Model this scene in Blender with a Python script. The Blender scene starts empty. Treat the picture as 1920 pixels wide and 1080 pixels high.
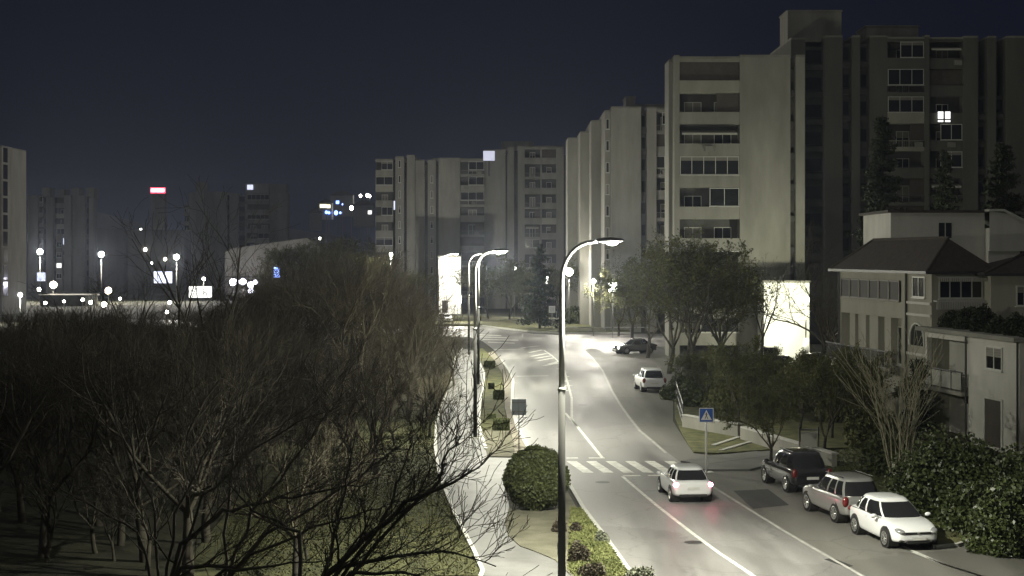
import bpy, bmesh, math, random
import numpy as np
from mathutils import Vector, Matrix
R = math.radians
sc = bpy.context.scene
# ------------------------------------------------------------------ camera
F, CU, HV, CH = 2900.0, 960.0, 478.0, 10.0       # focal (px of a 1920 frame), centre column, horizon row, camera height
cam_d = bpy.data.cameras.new('camera'); cam = bpy.data.objects.new('camera', cam_d); sc.collection.objects.link(cam)
cam.location = (0, 0, CH); cam.rotation_euler = (R(90), 0, 0)
cam_d.sensor_width = 36; cam_d.lens = 36*F/1920; cam_d.shift_y = -(540-HV)/1920
cam_d.clip_end = 6000; cam_d.clip_start = .1
sc.camera = cam
# ------------------------------------------------------------------ world: night sky, brightened higher up as added fill light
w = bpy.data.worlds.new('World'); sc.world = w; w.use_nodes = True
nt = w.node_tree; bg = nt.nodes['Background']
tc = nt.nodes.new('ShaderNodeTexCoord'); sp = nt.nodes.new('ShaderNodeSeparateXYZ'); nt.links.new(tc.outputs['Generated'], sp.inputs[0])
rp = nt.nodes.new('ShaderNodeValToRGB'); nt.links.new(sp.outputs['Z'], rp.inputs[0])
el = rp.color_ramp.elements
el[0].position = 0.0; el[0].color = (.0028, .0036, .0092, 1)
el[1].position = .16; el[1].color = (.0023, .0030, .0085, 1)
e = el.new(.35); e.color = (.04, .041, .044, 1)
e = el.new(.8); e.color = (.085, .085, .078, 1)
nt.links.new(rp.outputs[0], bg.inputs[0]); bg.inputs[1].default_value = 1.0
sc.view_settings.view_transform = 'Standard'; sc.view_settings.look = 'None'
sc.view_settings.exposure = .2; sc.view_settings.gamma = 1
# weak sun lamp added as even fill, no such source in view
sun_d = bpy.data.lights.new('fill_sun', 'SUN'); sun_d.energy = .05; sun_d.angle = R(.5); sun_d.color = (1, .96, .86)
sun = bpy.data.objects.new('fill_sun', sun_d); sc.collection.objects.link(sun); sun.rotation_euler = (R(52), 0, R(-28))
cy = sc.cycles
cy.use_denoising = True; cy.denoiser = 'OPENIMAGEDENOISE'
cy.max_bounces = 5; cy.diffuse_bounces = 2; cy.glossy_bounces = 2; cy.volume_bounces = 0; cy.transparent_max_bounces = 6
cy.sample_clamp_indirect = 4; cy.caustics_reflective = False; cy.caustics_refractive = False
cy.use_light_tree = True
LAMP = 1.0
# ------------------------------------------------------------------ helpers
rnd = random.Random(7)
def X(u, Y): return (u-CU)*Y/F
def Z(v, Y): return CH+(HV-v)*Y/F
def G(u, v, z=0):                       # a picture point on the ground
    Y = F*(CH-z)/(v-HV); return ((u-CU)*Y/F, Y)
COL = sc.collection
def link(o, parent=None):
    COL.objects.link(o)
    if parent is not None: o.parent = parent
    return o
def tag(o, label=None, cat=None, group=None, kind=None):
    if label: o['label'] = label
    if cat: o['category'] = cat
    if group: o['group'] = group
    if kind: o['kind'] = kind
    return o
def thing(name, label, cat, loc=(0,0,0), rz=0, group=None):
    o = bpy.data.objects.new(name, None); o.empty_display_size = .3
    link(o); o.location = loc; o.rotation_euler = (0, 0, rz)
    return tag(o, label, cat, group)
def copy_tree(o, parent=None, label=None):
    c = o.copy(); COL.objects.link(c); c.parent = parent
    if label: c['label'] = label
    for ch in [x for x in o.children]: copy_tree(ch, c)
    return c
def set_mat(me, m):
    me.materials.clear(); me.materials.append(m)
class MB:
    def __init__(s): s.v = []; s.f = []
    def quad(s, a, b, c, d):
        n = len(s.v); s.v += [a, b, c, d]; s.f.append((n, n+1, n+2, n+3)); return s
    def poly(s, pts):
        n = len(s.v); s.v += list(pts); s.f.append(tuple(range(n, n+len(pts)))); return s
    def box(s, x0, x1, y0, y1, z0, z1):
        n = len(s.v)
        s.v += [(x0,y0,z0),(x1,y0,z0),(x1,y1,z0),(x0,y1,z0),(x0,y0,z1),(x1,y0,z1),(x1,y1,z1),(x0,y1,z1)]
        s.f += [tuple(n+i for i in q) for q in ((0,3,2,1),(4,5,6,7),(0,1,5,4),(1,2,6,5),(2,3,7,6),(3,0,4,7))]
        return s
    def prism(s, pts, z0, z1):          # vertical prism over a ground outline
        n = len(s.v); k = len(pts)
        s.v += [(p[0], p[1], z0) for p in pts]+[(p[0], p[1], z1) for p in pts]
        s.f.append(tuple(n+k+i for i in range(k))); s.f.append(tuple(n+k-1-i for i in range(k)))
        for i in range(k):
            j = (i+1) % k; s.f.append((n+i, n+j, n+k+j, n+k+i))
        return s
    def tube(s, pts, rad, k=8, cap=True):
        pts = [Vector(p) for p in pts]
        if not hasattr(rad, '__len__'): rad = [rad]*len(pts)
        n0 = len(s.v)
        ref = None
        for i, p in enumerate(pts):
            d = (pts[min(i+1, len(pts)-1)]-pts[max(i-1, 0)]).normalized()
            if ref is None: ref = Vector((0,0,1)) if abs(d.z) < .9 else Vector((1,0,0))
            a = d.cross(ref)
            if a.length < .05: ref = Vector((0,1,0)); a = d.cross(ref)
            a.normalize(); b = d.cross(a).normalized()
            for j in range(k):
                t = 2*math.pi*j/k
                s.v.append(tuple(p+(a*math.cos(t)+b*math.sin(t))*rad[i]))
        for i in range(len(pts)-1):
            for j in range(k):
                j2 = (j+1) % k
                s.f.append((n0+i*k+j, n0+i*k+j2, n0+(i+1)*k+j2, n0+(i+1)*k+j))
        if cap:
            s.f.append(tuple(n0+j for j in range(k))[::-1]); s.f.append(tuple(n0+(len(pts)-1)*k+j for j in range(k)))
        return s
    def ball(s, c, rx, ry=None, rz=None, nu=12, nv=8):
        ry = ry or rx; rz = rz or rx; n0 = len(s.v)
        for i in range(nv+1):
            t = math.pi*i/nv
            for j in range(nu):
                p = 2*math.pi*j/nu
                s.v.append((c[0]+rx*math.sin(t)*math.cos(p), c[1]+ry*math.sin(t)*math.sin(p), c[2]+rz*math.cos(t)))
        for i in range(nv):
            for j in range(nu):
                j2 = (j+1) % nu
                s.f.append((n0+i*nu+j, n0+(i+1)*nu+j, n0+(i+1)*nu+j2, n0+i*nu+j2))
        return s
    def mesh(s, name, m, smooth=False):
        me = bpy.data.meshes.new(name); me.from_pydata(s.v, [], s.f); me.update()
        set_mat(me, m)
        if smooth:
            me.polygons.foreach_set('use_smooth', [True]*len(me.polygons))
        return me
    def build(s, name, m, parent=None, smooth=False, loc=None):
        o = bpy.data.objects.new(name, s.mesh(name, m, smooth)); link(o, parent)
        if loc: o.location = loc
        return o
def soften(o, w=.02, seg=2, ang=30):
    b = o.modifiers.new('bevel', 'BEVEL'); b.width = w; b.segments = seg; b.limit_method = 'ANGLE'; b.angle_limit = R(ang); return o
# ------------------------------------------------------------------ materials
MATS = {}
def M(name, col, rough=.8, var=.25, scale=2., bump=0., spec=.4, metal=0., alt=None, bscale=None, coat=0, streak=0):
    if name in MATS: return MATS[name]
    m = bpy.data.materials.new(name); m.use_nodes = True; n = m.node_tree; b = n.nodes['Principled BSDF']
    t = n.nodes.new('ShaderNodeTexCoord'); no = n.nodes.new('ShaderNodeTexNoise'); no.inputs['Scale'].default_value = scale; no.inputs['Detail'].default_value = 6; no.inputs['Roughness'].default_value = .65
    if streak:
        mp = n.nodes.new('ShaderNodeMapping'); mp.inputs['Scale'].default_value = (1, 1, 1/streak); n.links.new(t.outputs['Object'], mp.inputs[0]); n.links.new(mp.outputs[0], no.inputs['Vector'])
    else: n.links.new(t.outputs['Object'], no.inputs['Vector'])
    r = n.nodes.new('ShaderNodeValToRGB'); r.color_ramp.elements[0].position = .32; r.color_ramp.elements[1].position = .68
    c2 = alt if alt else [min(1, c*(1+var)) for c in col]
    r.color_ramp.elements[0].color = (*[c*(1-var) for c in col], 1); r.color_ramp.elements[1].color = (*c2, 1)
    n.links.new(no.outputs['Fac'], r.inputs[0]); n.links.new(r.outputs[0], b.inputs['Base Color'])
    b.inputs['Roughness'].default_value = rough; b.inputs['Specular IOR Level'].default_value = spec; b.inputs['Metallic'].default_value = metal
    if coat: b.inputs['Coat Weight'].default_value = coat; b.inputs['Coat Roughness'].default_value = .06
    if bump:
        n2 = n.nodes.new('ShaderNodeTexNoise'); n2.inputs['Scale'].default_value = bscale or scale*8; n2.inputs['Detail'].default_value = 4
        n.links.new(t.outputs['Object'], n2.inputs['Vector'])
        bp = n.nodes.new('ShaderNodeBump'); bp.inputs['Strength'].default_value = bump; bp.inputs['Distance'].default_value = .05
        n.links.new(n2.outputs['Fac'], bp.inputs['Height']); n.links.new(bp.outputs[0], b.inputs['Normal'])
    MATS[name] = m; return m
def EM(name, col, strength):
    if name in MATS: return MATS[name]
    m = bpy.data.materials.new(name); m.use_nodes = True; b = m.node_tree.nodes['Principled BSDF']
    b.inputs['Base Color'].default_value = (.8, .8, .8, 1); b.inputs['Emission Color'].default_value = (*col, 1); b.inputs['Emission Strength'].default_value = strength
    MATS[name] = m; return m
def asphalt(name, c0, c1, wet):
    m = bpy.data.materials.new(name); m.use_nodes = True; n = m.node_tree; b = n.nodes['Principled BSDF']
    t = n.nodes.new('ShaderNodeTexCoord')
    big = n.nodes.new('ShaderNodeTexNoise'); big.inputs['Scale'].default_value = .22; big.inputs['Detail'].default_value = 5; big.inputs['Roughness'].default_value = .6
    mp = n.nodes.new('ShaderNodeMapping'); mp.inputs['Scale'].default_value = (2.6, .3, 1); mp.inputs['Rotation'].default_value = (0, 0, R(8))
    n.links.new(t.outputs['Object'], mp.inputs[0]); n.links.new(mp.outputs[0], big.inputs['Vector'])
    fine = n.nodes.new('ShaderNodeTexNoise'); fine.inputs['Scale'].default_value = 30; fine.inputs['Detail'].default_value = 3
    n.links.new(t.outputs['Object'], fine.inputs['Vector'])
    mx = n.nodes.new('ShaderNodeMix'); mx.data_type = 'FLOAT'; mx.inputs['Factor'].default_value = .3
    n.links.new(big.outputs['Fac'], mx.inputs[2]); n.links.new(fine.outputs['Fac'], mx.inputs[3])
    r = n.nodes.new('ShaderNodeValToRGB'); r.color_ramp.elements[0].position = .38; r.color_ramp.elements[1].position = .62
    r.color_ramp.elements[0].color = (*c0, 1); r.color_ramp.elements[1].color = (*c1, 1)
    n.links.new(mx.outputs[0], r.inputs[0])
    wn = n.nodes.new('ShaderNodeTexNoise'); wn.inputs['Scale'].default_value = 1.5; n.links.new(t.outputs['Object'], wn.inputs['Vector'])
    wm = n.nodes.new('ShaderNodeVectorMath'); wm.operation = 'MULTIPLY_ADD'; wm.inputs[1].default_value = (1.2, 1.2, 0); n.links.new(wn.outputs['Color'], wm.inputs[0]); n.links.new(t.outputs['Object'], wm.inputs[2])
    vo = n.nodes.new('ShaderNodeTexVoronoi'); vo.feature = 'DISTANCE_TO_EDGE'; vo.inputs['Scale'].default_value = .16; n.links.new(wm.outputs[0], vo.inputs['Vector'])
    cr = n.nodes.new('ShaderNodeMapRange'); cr.inputs['From Min'].default_value = .004; cr.inputs['From Max'].default_value = .012; cr.inputs['To Min'].default_value = .8; n.links.new(vo.outputs['Distance'], cr.inputs['Value'])
    vc = n.nodes.new('ShaderNodeTexVoronoi'); vc.inputs['Scale'].default_value = .09; n.links.new(wm.outputs[0], vc.inputs['Vector'])
    pr_ = n.nodes.new('ShaderNodeMapRange'); pr_.inputs['To Min'].default_value = .78; pr_.inputs['To Max'].default_value = 1.1; n.links.new(vc.outputs['Color'], pr_.inputs['Value'])
    m1 = n.nodes.new('ShaderNodeMath'); m1.operation = 'MULTIPLY'; n.links.new(cr.outputs[0], m1.inputs[0]); n.links.new(pr_.outputs[0], m1.inputs[1])
    sm = n.nodes.new('ShaderNodeVectorMath'); sm.operation = 'SCALE'; n.links.new(r.outputs[0], sm.inputs[0]); n.links.new(m1.outputs[0], sm.inputs['Scale'])
    n.links.new(sm.outputs[0], b.inputs['Base Color'])
    rr = n.nodes.new('ShaderNodeMapRange'); rr.inputs['From Min'].default_value = .35; rr.inputs['From Max'].default_value = .65
    rr.inputs['To Min'].default_value = wet; rr.inputs['To Max'].default_value = wet+.2
    n.links.new(big.outputs['Fac'], rr.inputs['Value']); n.links.new(rr.outputs[0], b.inputs['Roughness'])
    bp = n.nodes.new('ShaderNodeBump'); bp.inputs['Strength'].default_value = .25; bp.inputs['Distance'].default_value = .02
    n.links.new(fine.outputs['Fac'], bp.inputs['Height']); n.links.new(bp.outputs[0], b.inputs['Normal'])
    b.inputs['Specular IOR Level'].default_value = .5
    MATS[name] = m; return m
m_road = asphalt('wet asphalt', (.125, .121, .118), (.255, .248, .242), .4)
m_side = asphalt('worn asphalt', (.105, .102, .09), (.16, .154, .14), .5)
m_patch = asphalt('fresh asphalt', (.022, .022, .022), (.03, .03, .03), .6)
m_pave = M('paving', (.12, .12, .114), .6, .2, .5, .15, alt=(.165, .163, .156))
m_kerb = M('kerb stone', (.42, .415, .39), .6, .15, 2)
m_paint = M('road paint', (.6, .6, .56), .5, .35, 2.5)
m_grass = M('grass', (.07, .085, .03), .95, .45, 1.2, .8, alt=(.15, .145, .06), bscale=18)
m_dry = M('dry grass', (.13, .125, .085), .95, .3, .8, .6, alt=(.18, .172, .125), bscale=20)
m_earth = M('earth', (.02, .02, .012), .95, .4, .5, .6, alt=(.035, .036, .016), bscale=6)
m_conc = M('concrete wall', (.25, .245, .215), .9, .24, .35, .1, streak=4)
m_conc2 = M('grey concrete wall', (.215, .21, .185), .9, .26, .3, .1, streak=5)
m_conc3 = M('shaded grey concrete', (.10, .10, .088), .9, .2, .3, .1, streak=5)  # darker copy of the grey concrete, shade put into its colour
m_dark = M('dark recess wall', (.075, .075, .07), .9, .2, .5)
m_white = M('white render', (.52, .51, .47), .85, .13, .5, .1, streak=3)
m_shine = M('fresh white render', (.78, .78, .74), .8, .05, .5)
m_ochre = M('ochre render', (.31, .30, .25), .9, .15, .4, .1, streak=3)
m_tile = M('roof tiles', (.05, .04, .034), .85, .3, 3, .5)
m_metal = M('galvanised steel', (.24, .24, .23), .5, .12, 2, metal=.3, streak=6)
m_dmetal = M('dark steel', (.05, .05, .05), .5, .2, 3, metal=.3)
m_glass = M('dark window glass', (.018, .02, .022), .08, .2, .5, spec=.6)
m_frame = M('window frame', (.5, .5, .46), .5, .1, 3)
m_shut = M('roller shutter', (.2, .19, .165), .7, .15, .6)
m_shutd = M('brown shutter', (.07, .06, .05), .7, .2, 1)
m_bark = M('bark', (.042, .038, .03), .9, .35, 4, .5)
m_twig = M('twigs', (.078, .068, .046), .9, .3, 2)
m_twigd = M('dark twigs', (.06, .054, .04), .9, .3, 2)
m_leaf = M('leaf green', (.045, .065, .018), .6, .5, 1.5, alt=(.10, .12, .035), spec=.5)
m_leafd = M('glossy leaf green', (.032, .048, .014), .45, .5, 2, alt=(.07, .092, .028), spec=.55)
m_leafb = M('brownish leaf', (.075, .085, .024), .8, .4, 1.2, alt=(.14, .145, .05))
m_con = M('conifer green', (.02, .03, .013), .8, .4, 1, alt=(.04, .055, .02))
m_tyre = M('tyre rubber', (.015, .015, .015), .8, .2, 5)
m_rim = M('alloy rim', (.45, .45, .44), .35, .1, 5, metal=.8)
m_cglass = M('car glass', (.012, .013, .014), .05, .1, 1, spec=.7)
m_lampglass = M('headlamp glass', (.22, .225, .23), .1, .3, 18, spec=.8)
m_plastic = M('black plastic', (.02, .02, .02), .5, .2, 4)
m_red = M('tail lamp red', (.13, .012, .012), .2, .2, 12, spec=.7)
m_plate = M('plate white', (.6, .6, .58), .5, .05, 3)
m_blue = M('sign blue', (.02, .10, .42), .45, .05, 2)
m_swhite = M('sign white', (.8, .8, .8), .5, .03, 2)
m_sgrey = M('sign back', (.30, .33, .35), .5, .08, 2, metal=.3)
m_black = M('sign black', (.01, .01, .01), .6, .05, 2)
m_awn = M('awning cloth', (.45, .44, .38), .9, .1, 2)
e_lamp = EM('lamp lens', (1, .96, .85), 60)
e_globe = EM('globe lamp', (1, .97, .85), 25)
e_warm = EM('warm globe lamp', (1, .84, .62), 14)
e_win = EM('lit window', (1, .98, .95), 1.6)
e_cool = EM('cool lit window', (.72, .76, 1), 1.1)
e_blue = EM('blue light', (.18, .32, 1), 5)
e_pink = EM('white light face', (1, .75, .8), 4)
e_redl = EM('red light face', (1, .04, .1), 2.5)
e_tail = EM('tail lamp lit', (1, .16, .28), 50)
def spot(parent, loc, power, col=(1, .985, .81), ang=150, r=.15, blend=.6, aim=None):
    d = bpy.data.lights.new('lamp_light', 'SPOT'); d.energy = power; d.color = col; d.spot_size = R(ang); d.spot_blend = blend; d.shadow_soft_size = r
    o = bpy.data.objects.new('lamp_light', d); link(o, parent); o.location = loc
    if aim is not None: o.rotation_euler = Vector(aim).to_track_quat('-Z', 'Y').to_euler()
    return o
def point(parent, loc, power, col=(1, .985, .81), r=.2):
    d = bpy.data.lights.new('lamp_light', 'POINT'); d.energy = power; d.color = col; d.shadow_soft_size = r
    o = bpy.data.objects.new('lamp_light', d); link(o, parent); o.location = loc; return o
# ------------------------------------------------------------------ ground, road, paths
def sheet(name, pts, m, z0, z1, parent=None, kind='structure'):
    o = MB().prism(pts, z0, z1).build(name, m, parent)
    if parent is None: tag(o, kind=kind)
    return o
gp = []
me = MB(); NX, NY = 60, 60
xs = [-1400+2800*i/NX for i in range(NX+1)]; ys = [-60+2660*(j/NY)**1.6 for j in range(NY+1)]
def hill(x, y):
    t = max(0, min(1, (y-620)/900)); s = t*t*(3-2*t)
    return s*(58+24*math.sin(x/170)+14*math.sin(x/61+1))*(.75+.25*math.sin(y/300))
for y in ys:
    for x in xs: me.v.append((x, y, hill(x, y)))
for j in range(NY):
    for i in range(NX):
        a = j*(NX+1)+i; me.f.append((a, a+1, a+NX+2, a+NX+1))
tag(me.build('ground', m_earth, smooth=True), kind='structure')
# worn asphalt of the verge, side street and the car park behind the hedge
left_edge = [(7.0, 18), (5.6, 30), G(1177,1074), G(1142,1023), G(1095,960), G(1062,904), G(1030,872), G(990,843), G(970,805), G(960,769), G(961,735), G(962,716), G(956,701), G(940,677), G(925,655), G(905,640), G(880,632)]
right_line = [(14.3, 18), (13.0, 30), G(1610,1073), G(1540,1034), G(1480,999), G(1423,964), G(1347,917), G(1290,878), G(1253,850), G(1230,830), G(1203,808), G(1183,783), G(1167,761), G(1150,733), G(1132,695), G(1115,674), G(1097,657)]
sheet('side_street', [(11.5, 18), (8.8, 50), (7.2, 72), (6.0, 95), G(1100,715), G(1060,660), G(1040,640), G(1050,626), G(1200,626), (40, 196), (40, 128), (14, 116), G(1262,735), G(1262,790), G(1275,812), G(1300,850), (12.4, 74), (14.4, 70), (14.4, 52.5), (20, 55.5), (34, 55.5), (34, 18)], m_side, -.3, .016)
sheet('road', left_edge + [G(800,630), G(700,625), (-60, 225), (-60, 240), G(760,608), G(860,606), G(905,613), G(960,620), G(1000,626), G(1055,629), G(1180,628), (22, 188), (22, 172), G(1180,652), G(1120,650)] + right_line[::-1], m_road, -.28, .02)
sheet('car_park', [(11.5, 119), (40, 119), (40, 158), (16, 160), G(1185,660)], m_side, -.26, .012)
# promenade with raised kerbs
prom_l = [G(905,1078), G(890,1042), G(852,967), G(824,897), G(816,844), G(818,797), G(830,759), G(843,730), G(854,672), G(868,655)]
prom_r = [G(890,660), G(900,684), G(908,702), G(907,730), G(900,758), G(898,803), G(906,831), G(915,861), G(966,862), G(990,846), (1.6, 74), G(1062,904), (1.55, 66), (1.1,64)]
lawn_l = [G(943,905), G(955,955), G(947,985), G(953,1010), G(975,1030), G(1010,1043), G(1040,1056), G(1075,1090), (3.2, 40), (4.0, 25)]
sheet('promenade', [(-2.0, 25), (-1.4, 40)] + prom_l + prom_r + lawn_l + [(3.0, 18), (-2.5, 18)], m_pave, -.2, .10)
sheet('lawn', [(l[0], l[1]) for l in lawn_l[:-2]] + [(3.3, 40), (4.3, 25), (7.3, 18), (6.7,18), (5.3, 30)] + [(x-.25, y) for x, y in [G(1177,1074), G(1142,1023), G(1095,960), G(1064,908)]] + [(1.4, 66.5), (.8, 66)], m_dry, -.18, .13)
sheet('grass_strip', [G(906,831), G(915,860), G(966,861), G(962,835), G(950,790), G(945,768), G(944,735), G(940,700), G(925,675), G(905,655), G(893,656), G(902,684), G(910,702), G(909,730), G(902,758), G(900,803)], m_grass, -.16, .125)
sheet('dry_verge', [G(904,812), G(915,860.6), G(966,861.5), G(962,835), G(954,806)], m_dry, -.15, .14)
sheet('gravel_verge', [G(966,860.5), G(988,846), G(968.5,805), G(958,769), G(959,735), G(960,716), G(954,701), G(938,677), G(925,660), G(915,664), G(941,700), G(945.5,735), G(946.5,768), G(952,790), G(963,835)], M('gravel', (.22, .2, .16), .9, .25, 3, .4), -.15, .11)
def strip(pts, wdt, z0, z1, name, m, parent=None):
    b = MB(); n = len(pts)
    for i in range(n-1):
        (x0, y0), (x1, y1) = pts[i], pts[i+1]
        L = math.hypot(x1-x0, y1-y0); nx, ny = -(y1-y0)/L*wdt/2, (x1-x0)/L*wdt/2
        e = .02; dx, dy = (x1-x0)/L*e, (y1-y0)/L*e
        b.prism([(x0+nx-dx, y0+ny-dy), (x0-nx-dx, y0-ny-dy), (x1-nx+dx, y1-ny+dy), (x1+nx+dx, y1+ny+dy)], z0, z1+(i%2)*.0015)
    o = b.build(name, m, parent); return o
tag(strip(prom_l, .14, -.2, .155, 'promenade_kerb', m_kerb), kind='structure')
tag(strip([G(905,1078)] + [(-1.4, 40), (-1.9,25)], .14, -.2, .155, 'promenade_kerb', m_kerb), kind='structure')
tag(strip([G(890,660), G(900,684), G(908,702), G(907,730), G(900,758), G(898,803), G(906,831), G(911,846)], .16, -.2, .16, 'grass_kerb', m_kerb), kind='structure')
tag(strip(left_edge[:6], .16, -.2, .15, 'road_kerb', m_kerb), kind='structure')
tag(strip(left_edge[7:14], .2, -.2, .15, 'road_kerb', m_kerb), kind='structure')
# far side kerb of the junction and the planted bank behind it
far = [G(902,612), G(950,618), G(990,623), G(1055,626), G(1120,626), G(1182,626)]
tag(strip(far, .3, -.2, .22, 'junction_kerb', m_kerb), kind='structure')
sheet('planted_bank', [(x, y+.3) for x, y in far] + [(16, 232), (-16, 250), (-14, 216)], m_grass, -.1, .3)
sheet('left_grass', [G(907,1082), G(890,1042), G(852,967), G(824,897), G(816,844), G(818,797), G(830,759), G(843,730), G(854,672), (-8, 160), (-16, 160), (-13, 90), (-11, 60), (-9, 18), (-2.3, 18)][::1], M('shaded rough grass', (.045, .052, .02), .95, .5, 1.2, .8, alt=(.09, .09, .038), bscale=18), -.1, .09)  # darker than the verge grass: the wood's shade is put into its colour
# right hand side: pavement, verge
sheet('pavement', [G(1300,884), G(1292,864), (9.9, 76.5), (13.5, 78.5), (13.5, 75.2), (11.0, 71.5)], m_pave, -.1, .10)
sheet('garden_verge', [G(1278,812), G(1300,850), G(1345,852), (13.2, 79), (30, 82), (30, 118), (14, 115.5), G(1264,742), G(1266,785)], m_grass, -.1, .08)
sheet('verge', [(14.4, 70), (12.6, 74.3), (14.2, 78), (30, 81), (30, 56), (16.8, 54.6), (15.4, 53.2), (14.5, 52.8)], m_grass, -.1, .10)
tag(strip([(14.4, 52.6), (15.2, 52.9), (16.4, 54.3), (17.5, 55.0), (22, 55.6)], .15, -.2, .13, 'verge_kerb', m_kerb), kind='structure')
tag(strip([(14.4, 52.6), (14.4, 60), (14.2, 66), (14.3, 70.2)], .15, -.2, .13, 'verge_kerb', m_kerb), kind='structure')
# markings: parts of the road sheet
road = bpy.data.objects['road']
ZM = .024
m_worn = M('worn road paint', (.34, .335, .315), .55, .3, 1.5)
def line(pts, wdt, name='lane_line', worn=0):
    b = MB()
    for i in range(len(pts)-1):
        (x0, y0), (x1, y1) = pts[i], pts[i+1]
        L = math.hypot(x1-x0, y1-y0); nx, ny = -(y1-y0)/L*wdt/2, (x1-x0)/L*wdt/2
        b.quad((x0-nx, y0-ny, ZM), (x1-nx, y1-ny, ZM), (x1+nx, y1+ny, ZM), (x0+nx, y0+ny, ZM))
    return b.build(name, m_worn if worn else m_paint, road)
line([(11.1, 18), (9.8, 30), G(1407,1077), G(1347,1037), G(1297,1000), G(1233,950), G(1189,913), G(1167,894)], .15)
line([G(1130,860), G(1126,855), G(1082,800), G(1072,785), G(1072,747), G(1058,694), G(1049,680), G(1036,668), G(1020,657)], .16)
line([G(1060,775), G(1082,800)], .16)
rl = [(x-.12, y) for x, y in right_line]
line(rl[:7]+[G(1310,894)], .12, worn=1); line(rl[8:], .14, worn=1)
line([(14.6, 48), (13.9, 50), (13.4, 53), (13.2, 56)][:3], .12)
for a, b_ in (((985,652),(1009,649)), ((992,661.5),(1016,656.6)), ((995,668.7),(1026,663)), ((1004,672.3),(1033,667.5)), ((1009,677),(1040,671)), ((1029,683),(1048,678)), ((1020,686),(1047,681)), ((1046,692),(1057,691)), ((975,653.5),(1000,649.5)), ((1050,700),(1061,698)), ((1052,708),(1065,706)), ((1053,716),(1068,714)), ((1054,725),(1070,723)), ((1055,733.5),(1070.5,732))):
    line([G(*a), G(*b_)], .42 if a[1] < 690 else .45, 'hatch_marking')
line([G(968,706), G(1028,705)], .35, 'stop_line')
line([G(1062,859.5), G(1084,859.5)], .3, 'stop_line'); line([G(1104,859.5), G(1134,859.5)], .3, 'stop_line')
line([G(927,656), G(982,655)], .5, 'stop_line')
for i in range(7):          # zebra crossing
    u = 1062+36.6*i
    a, b_, c, d = G(u, 865.5), G(u+19, 865.5), G(u+19+32+i*1.2, 887), G(u+31+i*1.2, 887)
    MB().quad((*d, ZM), (*c, ZM), (*b_, ZM), (*a, ZM)).build('zebra_stripe', m_paint, road)
line([G(1168,893), G(1201,892.5)], .3, 'stop_line'); line([G(1215,892.5), G(1245,892)], .3, 'stop_line')
for a, b_ in (((893,627),(940,629)), ((897,631),(950,633)), ((905,636),(972,637.5)), ((915,641),(965,643))):
    MB().quad((*G(a[0], a[1]+1.6), ZM), (*G(b_[0], b_[1]+1.6), ZM), (*G(*b_), ZM), (*G(*a), ZM)).build('zebra_stripe', m_paint, road)
for px in ([(1375,921), (1440,918), (1480,948), (1412,955)], [(1560,1047), (1600,1062), (1590,1066), (1545,1050)]):
    b = MB().poly([(*G(*p), .0215) for p in px][::-1]); b.build('asphalt_patch', m_patch, road)
for px, r in (((1300,1018), .33), ((1130,905), .33), ((1092,760), .33)):
    g = G(*px); MB().poly([(g[0]+r*math.cos(t*math.pi/8), g[1]+r*math.sin(t*math.pi/8), .0225) for t in range(16)]).build('manhole_cover', m_dmetal, road)
side = bpy.data.objects['side_street']
line([(14.6, 48), (13.9, 50), (13.45, 52)], .12).parent = side
# ------------------------------------------------------------------ street lamps
def street_lamp(base, z_pole, z_top, arm, label, power, r0=.11, spill=1.0, rz=0, group='street lamps along the road'):
    t = thing('street_lamp', label, 'street lamp', (base[0], base[1], .1), rz, group)
    H = z_top-.1
    zc = 2*H/3*.85 if False else 5.9
    MB().tube([(0,0,0), (0,0,zc)], [r0, r0*.86], 14).build('lower_pole', M('dull grey pole paint', (.032, .032, .03), .8, .15, 2, spec=.1, streak=5), t, True)
    MB().tube([(0,0,zc-.05), (0,0,zc+.06)], r0*1.05, 14).build('pole_collar', m_metal, t, True)
    rad = .95; vr = 1.15; pts = [(0,0,zc), (0,0,(zc+H-vr)/2), (0,0,H-vr)]
    for i in range(1, 9):
        a = math.pi/2*i/8; pts.append((rad*(1-math.cos(a)), 0, H-vr+vr*math.sin(a)*.98))
    pts.append((arm-.35, 0, H))
    MB().tube(pts, [r0*.72]*2+[r0*.6]*2+[r0*.5]*(len(pts)-4), 12).build('upper_pole', m_metal, t, True)
    MB().box(-.22, .22, -.22, .22, -.02, .06).build('base_plate', M('concrete footing', (.45,.44,.4), .8, .1), t)
    MB().ball((arm+.05, 0, H+.02), .44, .16, .09, 16, 8).build('lamp_head', m_dmetal, t, True)
    MB().ball((arm+.12, 0, H-.06), .17, .12, .07, 12, 6).build('lamp_lens', e_lamp, t, True)
    if power: spot(t, (arm+.12, 0, H-.2), power*(2.9 if base[1] < 60 else 1.6 if base[1] < 100 else 1.0)*LAMP); point(t, (arm+.12, 0, H-.22), power*spill*LAMP, (1, .985, .81), .1)
    MB().box(-.01-r0, .02-r0, -.06, .06, 1.0, 1.35).build('access_door', m_dmetal, t)
    return t
P0 = 5200
street_lamp((1.48, 46), 5.9, 10.42, 1.38, 'nearest curved street lamp, its foot below the frame', P0, .12, .85)
street_lamp(G(891,825), 5.9, 10.24, 1.38, 'curved street lamp rising behind the low square shrub on the promenade', P0, .11, .7)
street_lamp(G(897,725), 5.9, 10.2, 1.4, 'curved street lamp on the promenade kerb, third from camera', P0, .11, 1.05)
street_lamp(G(879,668), 5.9, 10.1, 1.4, 'curved street lamp at the far end of the promenade, before the junction', P0*.9, .11, 1.7)
street_lamp((-4.0, -6), 5.9, 10.4, 1.8, 'street lamp behind the viewpoint', 0) if False else None
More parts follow.
